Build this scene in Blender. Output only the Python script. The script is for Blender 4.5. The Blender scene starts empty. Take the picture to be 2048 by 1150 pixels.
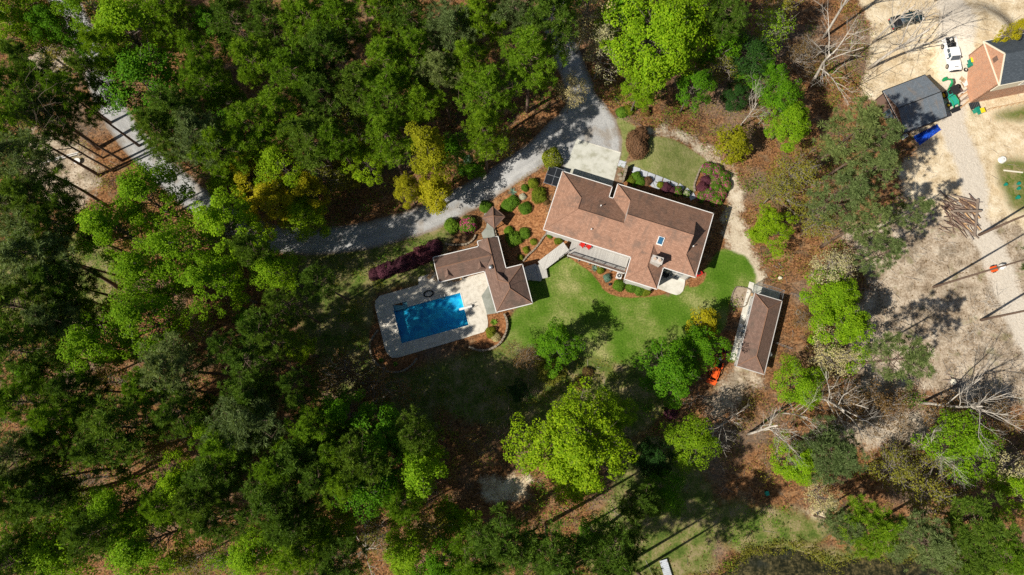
import bpy, math, random
import numpy as np
from mathutils import Vector, Matrix
scene = bpy.context.scene
RNG = np.random.default_rng(11)
random.seed(5)

# ------------------------------------------------------------------ camera, sky, sun, exposure
FPX, CAM_H, TILT = 1366.0, 108.0, math.atan(245 / 1366.0)     # focal length in photo pixels, height, tilt from straight down
cam = bpy.data.cameras.new('camera'); cam.sensor_width = 36.0; cam.lens = 36.0 * FPX / 2048.0
cam.clip_start = 1.0; cam.clip_end = 3000.0
cam_o = bpy.data.objects.new('camera', cam); scene.collection.objects.link(cam_o)
cam_o.location = (0, 0, CAM_H); cam_o.rotation_euler = (TILT, 0, 0)
scene.camera = cam_o
SUN_EL, SUN_AZ = math.radians(43.5), math.radians(29)          # shadows run 29 degrees above the picture's right
world = bpy.data.worlds.new('World'); scene.world = world; world.use_nodes = True
wn = world.node_tree; bg = wn.nodes['Background']
sky = wn.nodes.new('ShaderNodeTexSky'); sky.sky_type = 'NISHITA'; sky.sun_disc = False
sky.sun_elevation = SUN_EL; sky.sun_rotation = math.radians(180 + 90 - 29)
wn.links.new(sky.outputs[0], bg.inputs[0]); bg.inputs[1].default_value = 0.05
sun = bpy.data.lights.new('sun', 'SUN'); sun.energy = 5.0; sun.angle = math.radians(0.55); sun.color = (1.0, 0.95, 0.86)
sun_o = bpy.data.objects.new('sun', sun); scene.collection.objects.link(sun_o)
sun_o.rotation_euler = Vector((math.cos(SUN_AZ) * math.cos(SUN_EL), math.sin(SUN_AZ) * math.cos(SUN_EL), -math.sin(SUN_EL))).to_track_quat('-Z', 'Y').to_euler()
scene.view_settings.view_transform = 'Standard'; scene.view_settings.look = 'None'
scene.view_settings.gamma = 1.0; scene.view_settings.exposure = 0.32; scene.view_settings.use_curve_mapping = False
scene.render.film_transparent = False
scene.cycles.max_bounces = 6; scene.cycles.diffuse_bounces = 3; scene.cycles.glossy_bounces = 3
scene.cycles.transmission_bounces = 4; scene.cycles.transparent_max_bounces = 8
scene.cycles.caustics_reflective = False; scene.cycles.caustics_refractive = False
scene.cycles.use_denoising = False
scene.render.filter_size = 1.3 if hasattr(scene.render, 'filter_size') else 1.5

# ------------------------------------------------------------------ photo pixel -> ground
CT, ST = math.cos(TILT), math.sin(TILT)
def ray(px, py):
    a, b = (px - 1024) / FPX, -(py - 575) / FPX
    return np.array([a, CT * b + ST, ST * b - CT])
def sstep(a, b, x):
    t = np.clip((x - a) / (b - a), 0, 1); return t * t * (3 - 2 * t)
def flat(px, py, z=0.0):
    d = ray(px, py); t = (z - CAM_H) / d[2]; return np.array([d[0] * t, d[1] * t])
HUMP = flat(1185, 300, 2.6); HUMP2 = flat(1978, 66, 4.0)
def terrain(x, y):
    dx, dy = x - HUMP[0], y - HUMP[1]
    dy = np.where(dy > 0, dy * 0.35, dy * 1.0)
    d = np.sqrt(dx * dx + dy * dy)
    d2 = np.hypot(x - HUMP2[0], y - HUMP2[1])
    return 2.6 * (1 - sstep(8.5, 21.0, d)) + 4.0 * (1 - sstep(2.5, 9.5, d2))
def at(px, py, z=None):
    """photo pixel -> (x, y, z): on the terrain, or at height z"""
    if z is not None:
        p = flat(px, py, z); return (float(p[0]), float(p[1]), float(z))
    zz = 0.0
    for _ in range(14):
        p = flat(px, py, zz); zz = 0.5 * zz + 0.5 * float(terrain(p[0], p[1]))
    return (float(p[0]), float(p[1]), float(terrain(p[0], p[1])))
def ats(pts): return np.array([at(*p)[:2] for p in pts])

# ------------------------------------------------------------------ mesh helpers
COL = scene.collection
def link(o): COL.objects.link(o); return o
def thing(name, label, cat, loc=(0, 0, 0), rz=0.0, group=None, scale=None):
    o = link(bpy.data.objects.new(name, None)); o.empty_display_size = 0.2
    o.location = loc; o.rotation_euler = (0, 0, rz)
    if scale: o.scale = scale
    return tag(o, label, cat, group)
def tag(o, label=None, cat=None, group=None, kind=None):
    if label: o['label'] = label
    if cat: o['category'] = cat
    if group: o['group'] = group
    if kind: o['kind'] = kind
    return o
def place(o, loc, rz=0.0):
    o.location = loc; o.rotation_euler = (0, 0, rz); return o

class MB:
    def __init__(s): s.V = []; s.F = []; s.n = 0
    def add(s, V, F):
        V = np.asarray(V, float).reshape(-1, 3); s.V.append(V)
        for f in (F if isinstance(F, list) else [F]):
            s.F.append(np.atleast_2d(np.asarray(f, np.int64)) + s.n)
        s.n += len(V); return s
    def poly(s, pts): return s.add(pts, [np.arange(len(pts))])
    def box(s, c, d, rz=0.0, rx=0.0, ry=0.0):
        h = np.array(d, float) / 2
        P = np.array([[x, y, z] for z in (-1, 1) for y in (-1, 1) for x in (-1, 1)]) * h
        if rx: ca, sa = math.cos(rx), math.sin(rx); P = P @ np.array([[1, 0, 0], [0, ca, -sa], [0, sa, ca]]).T
        if ry: ca, sa = math.cos(ry), math.sin(ry); P = P @ np.array([[ca, 0, sa], [0, 1, 0], [-sa, 0, ca]]).T
        if rz: ca, sa = math.cos(rz), math.sin(rz); P = P @ np.array([[ca, -sa, 0], [sa, ca, 0], [0, 0, 1]]).T
        return s.add(P + np.array(c, float), np.array([[0, 2, 3, 1], [4, 5, 7, 6], [0, 1, 5, 4], [1, 3, 7, 5], [3, 2, 6, 7], [2, 0, 4, 6]]))
    def taper(s, c, d0, d1, h, rz=0.0, off=(0, 0)):
        """frustum: base size d0, top size d1, standing on c"""
        P = [[x * d0[0] / 2, y * d0[1] / 2, 0] for y in (-1, 1) for x in (-1, 1)] + [[x * d1[0] / 2 + off[0], y * d1[1] / 2 + off[1], h] for y in (-1, 1) for x in (-1, 1)]
        P = np.array(P, float)
        if rz: ca, sa = math.cos(rz), math.sin(rz); P = P @ np.array([[ca, -sa, 0], [sa, ca, 0], [0, 0, 1]]).T
        return s.add(P + np.array(c, float), np.array([[0, 2, 3, 1], [4, 5, 7, 6], [0, 1, 5, 4], [1, 3, 7, 5], [3, 2, 6, 7], [2, 0, 4, 6]]))
    def tube(s, pts, radii, n=6, cap=True):
        pts = np.asarray(pts, float); m = len(pts); radii = np.broadcast_to(np.asarray(radii, float), (m,))
        tg = np.gradient(pts, axis=0); tg /= np.linalg.norm(tg, axis=1, keepdims=True) + 1e-9
        ref = np.array([0, 0, 1.]) if abs(tg[:, 2]).mean() < 0.8 else np.array([1., 0, 0])
        a = np.cross(tg, ref); a /= np.linalg.norm(a, axis=1, keepdims=True) + 1e-9
        b = np.cross(tg, a)
        ph = np.arange(n) * 2 * math.pi / n
        V = pts[:, None, :] + radii[:, None, None] * (np.cos(ph)[None, :, None] * a[:, None, :] + np.sin(ph)[None, :, None] * b[:, None, :])
        i = np.arange(m - 1)[:, None] * n; j = np.arange(n)[None, :]; k = (j + 1) % n
        Fq = np.stack([i + j, i + k, i + n + k, i + n + j], -1).reshape(-1, 4)
        fs = [Fq]
        if cap: fs += [np.arange(n)[None, ::-1], (np.arange(n) + (m - 1) * n)[None, :]]
        return s.add(V.reshape(-1, 3), fs)
    def cyl(s, a, b, r, n=10, r2=None): return s.tube([a, b], [r, r if r2 is None else r2], n)
    def prism(s, poly, z0, z1):
        P = np.asarray(poly, float); n = len(P)
        if 0.5 * np.sum(P[:, 0] * np.roll(P[:, 1], -1) - np.roll(P[:, 0], -1) * P[:, 1]) < 0: P = P[::-1]
        V = np.vstack([np.c_[P, np.full(n, z0)], np.c_[P, np.full(n, z1)]])
        i = np.arange(n); k = (i + 1) % n
        return s.add(V, [i[None, ::-1], (i + n)[None, :], np.stack([i, k, k + n, i + n], -1)])
    def ball(s, c, r, nu=12, nv=7, z0=-1.0):
        r = np.broadcast_to(np.asarray(r, float), (3,)); th = np.linspace(math.acos(min(1, -z0 * -1) if z0 > -1 else -1), 0.0, nv)
        V = [[math.sin(t) * math.cos(2 * math.pi * j / nu), math.sin(t) * math.sin(2 * math.pi * j / nu), math.cos(t)] for t in th for j in range(nu)]
        i = np.arange(nv - 1)[:, None] * nu; j = np.arange(nu)[None, :]; k = (j + 1) % nu
        return s.add(np.array(V) * r + np.array(c, float), np.stack([i + j, i + k, i + nu + k, i + nu + j], -1).reshape(-1, 4))
    def mesh(s, name, mat=None, smooth=False, uv=False):
        me = bpy.data.meshes.new(name)
        V = np.concatenate(s.V); tot = np.concatenate([np.full(len(f), f.shape[1]) for f in s.F])
        idx = np.concatenate([f.ravel() for f in s.F]); st = np.concatenate([[0], np.cumsum(tot)[:-1]])
        me.vertices.add(len(V)); me.vertices.foreach_set('co', V.ravel())
        me.loops.add(len(idx)); me.loops.foreach_set('vertex_index', idx.astype(np.int32))
        me.polygons.add(len(tot)); me.polygons.foreach_set('loop_start', st.astype(np.int32))
        me.update(calc_edges=True)
        me.polygons.foreach_set('use_smooth', np.full(len(tot), bool(smooth)))
        if uv:
            uvl = me.uv_layers.new(name='UVMap'); nr = np.zeros(len(tot) * 3); me.polygons.foreach_get('normal', nr); nr = nr.reshape(-1, 3)
            nl = np.repeat(nr, tot, axis=0); e = np.cross([0, 0, 1.], nl); ln = np.linalg.norm(e, axis=1, keepdims=True)
            e = np.where(ln > 0.02, e / np.maximum(ln, 1e-6), np.array([1., 0, 0])); sd = np.cross(nl, e); P = V[idx]
            uvl.data.foreach_set('uv', np.c_[(P * e).sum(1), (P * sd).sum(1)].ravel())
        if mat is not None: me.materials.append(mat)
        me.validate(); return me
    def build(s, name, mat, parent=None, smooth=False, uv=False):
        o = link(bpy.data.objects.new(name, s.mesh(name, mat, smooth, uv)))
        if parent is not None: o.parent = parent
        return o
def inst(name, me, parent=None, loc=None, rz=0.0, mat=None):
    o = link(bpy.data.objects.new(name, me))
    if parent is not None: o.parent = parent
    if loc is not None: o.location = loc
    if rz: o.rotation_euler = (0, 0, rz)
    if mat is not None: o.material_slots[0].link = 'OBJECT'; o.material_slots[0].material = mat
    return o

# ------------------------------------------------------------------ material helpers
class NT:
    def __init__(s, name):
        s.m = bpy.data.materials.new(name); s.m.use_nodes = True; s.t = s.m.node_tree; s.t.nodes.clear()
        s.out = s.n('ShaderNodeOutputMaterial')
    def n(s, typ, **kw):
        o = s.t.nodes.new(typ)
        for k, v in kw.items(): setattr(o, k, v)
        return o
    def put(s, sock, v):
        if isinstance(v, bpy.types.NodeSocket): s.t.links.new(v, sock)
        elif v is not None:
            if sock.type == 'RGBA' and len(v) == 3: v = (*v, 1)
            sock.default_value = v
    def geo(s): return s.n('ShaderNodeNewGeometry').outputs['Position']
    def obj(s): return s.n('ShaderNodeTexCoord').outputs['Object']
    def uv(s): return s.n('ShaderNodeTexCoord').outputs['UV']
    def rnd(s): return s.n('ShaderNodeObjectInfo').outputs['Random']
    def island(s): return s.n('ShaderNodeNewGeometry').outputs['Random Per Island']
    def noise(s, vec, scale, detail=3, rough=0.55, col=False):
        o = s.n('ShaderNodeTexNoise'); s.put(o.inputs['Vector'], vec); o.inputs['Scale'].default_value = scale
        o.inputs['Detail'].default_value = detail; o.inputs['Roughness'].default_value = rough
        return o.outputs['Color' if col else 'Fac']
    def vor(s, vec, scale, out='Distance', feat='F1'):
        o = s.n('ShaderNodeTexVoronoi', feature=feat); s.put(o.inputs['Vector'], vec); o.inputs['Scale'].default_value = scale
        return o.outputs[out]
    def ramp(s, fac, stops):
        o = s.n('ShaderNodeValToRGB'); s.put(o.inputs[0], fac); e = o.color_ramp.elements
        while len(e) < len(stops): e.new(0.5)
        for i, (p, c) in enumerate(stops): e[i].position = p; e[i].color = (*c, 1)
        return o.outputs[0]
    def mix(s, fac, a, b, mode='MIX'):
        o = s.n('ShaderNodeMix', data_type='RGBA', blend_type=mode); s.put(o.inputs[0], fac); s.put(o.inputs[6], a); s.put(o.inputs[7], b)
        return o.outputs[2]
    def math(s, op, a, b=None, c=None):
        o = s.n('ShaderNodeMath', operation=op); s.put(o.inputs[0], a); s.put(o.inputs[1], b)
        if c is not None: s.put(o.inputs[2], c)
        return o.outputs[0]
    def mapr(s, v, a, b, c=0.0, d=1.0, smooth=True):
        o = s.n('ShaderNodeMapRange', interpolation_type='SMOOTHSTEP' if smooth else 'LINEAR'); s.put(o.inputs[0], v)
        for i, x in enumerate((a, b, c, d)): s.put(o.inputs[i + 1], x)
        return o.outputs[0]
    def attr(s, name): o = s.n('ShaderNodeAttribute', attribute_name=name); return o.outputs['Fac']
    def bump(s, h, strength=0.5, dist=0.05):
        o = s.n('ShaderNodeBump'); s.put(o.inputs['Height'], h); o.inputs['Strength'].default_value = strength; o.inputs['Distance'].default_value = dist
        return o.outputs[0]
    def bsdf(s, col, rough=0.8, metal=0.0, spec=0.3, normal=None):
        o = s.n('ShaderNodeBsdfPrincipled'); s.put(o.inputs['Base Color'], col); s.put(o.inputs['Roughness'], rough)
        s.put(o.inputs['Metallic'], metal); s.put(o.inputs['Specular IOR Level'], spec)
        if normal is not None: s.put(o.inputs['Normal'], normal)
        return o.outputs[0]
    def done(s, sh): s.t.links.new(sh, s.out.inputs[0]); return s.m

def mat_plain(name, col, rough=0.7, metal=0.0, var=0.18, scale=6.0, spec=0.3):
    t = NT(name); p = t.obj(); n = t.noise(p, scale, 4)
    c = t.mix(n, tuple(x * (1 - var) for x in col), tuple(min(1, x * (1 + var)) for x in col))
    return t.done(t.bsdf(c, rough, metal, spec, t.bump(n, 0.15, 0.02)))
def mat_leaf(name, lo, hi, transl=0.35, hue=None):
    t = NT(name); isl = t.island(); rn = t.rnd()
    c = t.mix(isl, lo, hi)
    n = t.noise(t.obj(), 0.55, 2)
    c = t.mix(t.mapr(n, 0.35, 0.7, 0.0, 0.45), c, hue or tuple(x * 0.6 for x in lo))
    c = t.mix(1.0, c, t.ramp(rn, [(0, (0.78, 0.82, 0.8)), (0.5, (1, 1, 1)), (1, (1.2, 1.1, 0.95))]), 'MULTIPLY')
    d = t.n('ShaderNodeBsdfPrincipled'); t.put(d.inputs['Base Color'], c); d.inputs['Roughness'].default_value = 0.6; d.inputs['Specular IOR Level'].default_value = 0.12
    tr = t.n('ShaderNodeBsdfTranslucent'); t.put(tr.inputs[0], t.mix(1.0, c, (1.15, 1.1, 0.6), 'MULTIPLY'))
    m = t.n('ShaderNodeMixShader'); m.inputs[0].default_value = transl
    t.t.links.new(d.outputs[0], m.inputs[1]); t.t.links.new(tr.outputs[0], m.inputs[2])
    return t.done(m.outputs[0])
def mat_bark(name, lo, hi, scale=3.0):
    t = NT(name); p = t.obj(); mp = t.n('ShaderNodeMapping'); t.put(mp.inputs[0], p); mp.inputs['Scale'].default_value = (1, 1, 0.25)
    n = t.noise(mp.outputs[0], scale, 5, 0.65)
    return t.done(t.bsdf(t.ramp(n, [(0.3, lo), (0.7, hi)]), 0.9, normal=t.bump(n, 0.6, 0.05)))
M = {}
# bark and foliage
M['pine_bark'] = mat_bark('pine_bark', (0.07, 0.045, 0.03), (0.2, 0.135, 0.1))
M['grey_bark'] = mat_bark('grey_bark', (0.16, 0.135, 0.11), (0.38, 0.33, 0.28))
M['pale_bark'] = mat_bark('pale_bark', (0.3, 0.26, 0.21), (0.62, 0.56, 0.48))
M['leafy_bark'] = mat_bark('leafy_bark', (0.07, 0.055, 0.04), (0.2, 0.165, 0.13))
M['twig'] = mat_bark('twig', (0.1, 0.07, 0.05), (0.26, 0.2, 0.15))
LEAF = dict(
    pine=((0.06, 0.135, 0.012), (0.175, 0.275, 0.03), 0.36),
    pine_light=((0.10, 0.225, 0.008), (0.26, 0.4, 0.022), 0.4),
    pine_blue=((0.12, 0.18, 0.05), (0.27, 0.34, 0.12), 0.38),
    green=((0.15, 0.32, 0.006), (0.35, 0.54, 0.02), 0.46),
    emerald=((0.055, 0.19, 0.004), (0.17, 0.36, 0.012), 0.38),
    yellow=((0.29, 0.3, 0.008), (0.54, 0.5, 0.022), 0.42),
    lime=((0.15, 0.3, 0.005), (0.36, 0.52, 0.018), 0.44),
    dark=((0.012, 0.045, 0.008), (0.045, 0.12, 0.014), 0.2),
    olive=((0.17, 0.175, 0.02), (0.36, 0.34, 0.045), 0.36),
    cream=((0.34, 0.32, 0.13), (0.66, 0.6, 0.33), 0.3),
    rust=((0.14, 0.08, 0.03), (0.27, 0.17, 0.06), 0.25),
    purple=((0.075, 0.022, 0.034), (0.18, 0.06, 0.085), 0.2),
    pink=((0.4, 0.05, 0.16), (0.72, 0.16, 0.36), 0.25),
    white=((0.5, 0.48, 0.36), (0.8, 0.77, 0.62), 0.2),
    box=((0.075, 0.17, 0.012), (0.2, 0.34, 0.03), 0.3),
    boxy=((0.12, 0.17, 0.01), (0.3, 0.34, 0.03), 0.3),
    dry=((0.1, 0.055, 0.03), (0.22, 0.125, 0.07), 0.1),
    agave=((0.1, 0.2, 0.14), (0.24, 0.36, 0.27), 0.2))
for k, (lo, hi, tr) in LEAF.items(): M['leaf_' + k] = mat_leaf('leaf_' + k, lo, hi, tr)
# ------------------------------------------------------------------ ground: one graded sheet, cut into its zones
def sd_poly(X, Y, P):
    """signed distance, positive inside"""
    d = np.full(X.shape, 1e9); ins = np.zeros(X.shape, bool); n = len(P)
    for i in range(n):
        ax, ay = P[i]; bx, by = P[(i + 1) % n]; ex, ey = bx - ax, by - ay
        wx, wy = X - ax, Y - ay; t = np.clip((wx * ex + wy * ey) / (ex * ex + ey * ey + 1e-9), 0, 1)
        d = np.minimum(d, (wx - ex * t) ** 2 + (wy - ey * t) ** 2)
        c = ((ay > Y) != (by > Y)) & (X < ex * (Y - ay) / (ey + (1e-12 if ey == 0 else 0)) + ax); ins ^= c
    d = np.sqrt(d); return np.where(ins, d, -d)
def sd_line(X, Y, P, hw):
    d = np.full(X.shape, 1e9); hw = np.broadcast_to(hw, (len(P),)).astype(float)
    for i in range(len(P) - 1):
        ax, ay = P[i]; bx, by = P[i + 1]; ex, ey = bx - ax, by - ay
        wx, wy = X - ax, Y - ay; t = np.clip((wx * ex + wy * ey) / (ex * ex + ey * ey + 1e-9), 0, 1)
        d = np.minimum(d, np.sqrt((wx - ex * t) ** 2 + (wy - ey * t) ** 2) - (hw[i] * (1 - t) + hw[i + 1] * t))
    return -d
def smooth_line(P, k=6):
    P = np.asarray(P, float); out = []
    Q = np.vstack([2 * P[0] - P[1], P, 2 * P[-1] - P[-2]])
    for i in range(1, len(Q) - 2):
        for t in np.linspace(0, 1, k, endpoint=False):
            a, b, c, d = Q[i - 1], Q[i], Q[i + 1], Q[i + 2]
            out.append(0.5 * ((2 * b) + (c - a) * t + (2 * a - 5 * b + 4 * c - d) * t * t + (3 * b - a - 3 * c + d) * t ** 3))
    out.append(P[-1]); return np.array(out)
def closed(P, k=5):
    P = np.asarray(P, float); n = len(P); out = []
    for i in range(n):
        a, b, c, d = P[(i - 1) % n], P[i], P[(i + 1) % n], P[(i + 2) % n]
        for t in np.linspace(0, 1, k, endpoint=False):
            out.append(0.5 * ((2 * b) + (c - a) * t + (2 * a - 5 * b + 4 * c - d) * t * t + (3 * b - a - 3 * c + d) * t ** 3))
    return np.array(out)
DRIVE = [(120, -10), (150, 40), (190, 130), (215, 200), (262, 275), (330, 345), (400, 405), (470, 450), (540, 475), (620, 482), (700, 477), (780, 460), (860, 434), (940, 393), (1010, 350), (1070, 310), (1112, 270), (1150, 232), (1162, 190), (1146, 140), (1122, 80), (1105, 0), (1100, -40)]
FAN = [(1062, 292), (1100, 252), (1135, 212), (1150, 168), (1172, 165), (1205, 200), (1230, 236), (1243, 275), (1242, 312), (1225, 372), (1128, 345), (1120, 330), (1090, 325)]
LAWN = [(1054, 552), (1085, 515), (1112, 503), (1138, 512), (1172, 532), (1196, 560), (1222, 584), (1262, 588), (1312, 584), (1342, 590), (1372, 572), (1398, 560), (1412, 535), (1440, 500), (1470, 505), (1498, 520), (1512, 556), (1500, 585), (1462, 600), (1450, 650), (1405, 690), (1330, 722), (1260, 730), (1190, 715), (1120, 712), (1060, 700), (1012, 700), (1000, 672), (1016, 640), (1040, 610)]
UPLAWN = [(1292, 276), (1330, 275), (1362, 286), (1390, 305), (1412, 322), (1400, 345), (1396, 388), (1380, 386), (1335, 362), (1290, 344), (1255, 333), (1262, 325), (1290, 312), (1300, 292)]
STRIP = [(1232, 236), (1268, 252), (1276, 268), (1262, 300), (1250, 325), (1238, 330), (1243, 300), (1243, 270)]
ROUGH = [[(590, 512), (700, 497), (830, 472), (885, 452), (905, 472), (885, 500), (860, 556), (750, 590), (745, 650), (690, 650), (620, 620), (560, 560)],
         [(830, 742), (900, 715), (1000, 690), (1120, 705), (1330, 720), (1340, 800), (1290, 860), (1180, 900), (1060, 860), (960, 850), (850, 800)],
         [(1420, 1020), (1470, 1000), (1510, 1015), (1570, 1018), (1640, 1045), (1650, 1085), (1560, 1096), (1490, 1104), (1440, 1080)],
         [(1230, 900), (1330, 880), (1400, 940), (1440, 1010), (1430, 1100), (1400, 1150), (1200, 1150), (1150, 1080), (1220, 1000)],
         [(1560, 1085), (1640, 1100), (1760, 1090), (1900, 1080), (2048, 1100), (2048, 1170), (1500, 1170)],
         [(2000, 320), (2060, 325), (2060, 410), (2030, 420), (2010, 390), (1996, 350)], [(2000, 225), (2060, 210), (2060, 240), (1995, 238)],
         [(600, 620), (700, 640), (745, 660), (760, 740), (840, 750), (870, 860), (760, 840), (640, 740)],
         [(40, 470), (200, 480), (250, 560), (180, 640), (20, 640), (-10, 540)]]
SAND = [[(1742, -40), (1744, 60), (1738, 130), (1725, 190), (1800, 215), (1835, 300), (1800, 340), (1820, 400), (1900, 430), (2010, 440), (2100, 430), (2100, -40)],
        [(962, 966), (985, 955), (1000, 966), (1030, 950), (1062, 958), (1050, 975), (1062, 992), (1035, 1000), (1018, 990), (985, 1004)], [(1615, 1020), (1640, 1018), (1650, 1034), (1625, 1042)]]
DIRT = [[(1690, 470), (1760, 440), (1830, 400), (2100, 400), (2100, 770), (1980, 800), (1880, 790), (1800, 770), (1740, 790), (1700, 730), (1690, 620), (1740, 590), (1720, 520)],
        [(70, 262), (150, 285), (200, 345), (150, 420), (80, 390), (30, 320)], [(60, 110), (130, 90), (140, 150), (90, 180)], [(130, 570), (200, 575), (195, 655), (130, 660)],
        [(1470, 740), (1500, 735), (1520, 760), (1480, 800), (1440, 830), (1410, 800)], [(1660, 860), (1760, 830), (1900, 830), (1860, 880), (1720, 890)]]
TRACK = [(1905, -20), (1915, 80), (1912, 160), (1905, 250), (1935, 320), (1950, 380), (1948, 440), (1985, 500), (2010, 570), (2040, 640), (2070, 700)]
PATH = [(1272, 268), (1310, 262), (1350, 268), (1390, 290), (1425, 315), (1452, 345), (1470, 385), (1468, 430), (1472, 470), (1490, 505), (1508, 540), (1518, 565), (1510, 590)]
MULCH = [[(985, 435), (1010, 395), (1050, 372), (1085, 345), (1110, 345), (1090, 440), (1140, 480), (1110, 520), (1040, 545), (1005, 490)],
         [(1135, 512), (1160, 508), (1262, 540), (1325, 570), (1330, 588), (1260, 595), (1215, 585), (1185, 548)],
         [(975, 628), (1008, 628), (1016, 660), (1005, 685), (975, 702), (940, 696), (960, 670)],
         [(740, 660), (758, 650), (775, 712), (830, 705), (832, 730), (800, 745), (760, 735), (742, 700)], [(1385, 552), (1412, 545), (1402, 568), (1378, 574)],
         [(1396, 345), (1412, 328), (1450, 340), (1458, 380), (1430, 415), (1395, 400), (1388, 378)], [(1262, 338), (1300, 355), (1380, 390), (1380, 410), (1250, 372)]]

def axis(lo, hi, step, far):
    inner = np.arange(lo, hi + 1e-6, step); g = [step]
    while sum(g) < far: g.append(g[-1] * 1.5)
    g = np.cumsum(g); return np.concatenate([lo - g[::-1], inner, hi + g])
GX, GY = axis(-104, 104, 0.5, 600), axis(-36, 84, 0.5, 600)
X, Y = np.meshgrid(GX, GY); nx, ny = len(GX), len(GY)
rn = np.random.default_rng(3)
def vnoise(X, Y, cell, seed):
    r = np.random.default_rng(seed).random((256, 256)); x, y = X / cell, Y / cell
    i, j = np.floor(x).astype(int), np.floor(y).astype(int); fx, fy = x - i, y - j; fx = fx * fx * (3 - 2 * fx); fy = fy * fy * (3 - 2 * fy)
    g = lambda a, b: r[a % 256, b % 256]
    return (g(i, j) * (1 - fx) + g(i + 1, j) * fx) * (1 - fy) + (g(i, j + 1) * (1 - fx) + g(i + 1, j + 1) * fx) * fy
Z = terrain(X, Y) + 0.0
sd = {}
drv = ats(DRIVE)
sd['drive'] = np.maximum(sd_line(X, Y, smooth_line(drv), 2.3), sd_poly(X, Y, ats(FAN)))
sd['lawn'] = sd_poly(X, Y, closed(ats(LAWN)))
sd['uplawn'] = np.maximum(sd_poly(X, Y, closed(ats(UPLAWN))), sd_poly(X, Y, closed(ats(STRIP))))
mx = lambda L: np.maximum.reduce([sd_poly(X, Y, closed(ats(p))) for p in L])
sd['rough'] = mx(ROUGH); sd['sand'] = mx(SAND); sd['dirt'] = mx(DIRT); sd['mulch'] = mx(MULCH)
sd['track'] = sd_line(X, Y, smooth_line(ats(TRACK)), 2.2)
sd['path'] = sd_line(X, Y, smooth_line(ats(PATH)), np.interp(np.linspace(0, 1, 6 * (len(PATH) - 1) + 1), [0, .25, .5, .7, .85, 1], [.3, .6, 1.0, 1.8, 1.0, .4]))
POOL = np.array([at(787, 621.7)[:2], at(920.9, 588.7)[:2], at(937.4, 650.4)[:2], at(803.5, 687)[:2]])
POND = ats([(1420, 1175), (1450, 1140), (1480, 1112), (1510, 1100), (1560, 1090), (1625, 1104), (1660, 1122), (1740, 1108), (1840, 1112), (1930, 1122), (1990, 1150), (1980, 1175)])
sd['pond'] = sd_poly(X, Y, closed(POND))
Z = Z + 0.10 * (vnoise(X, Y, 5.0, 1) - 0.5) * sstep(0, 2, -sd['drive']) * sstep(0, 2, -sd['lawn'])
Z = Z - 0.9 * sstep(-0.6, 2.0, sd['pond'])

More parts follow.
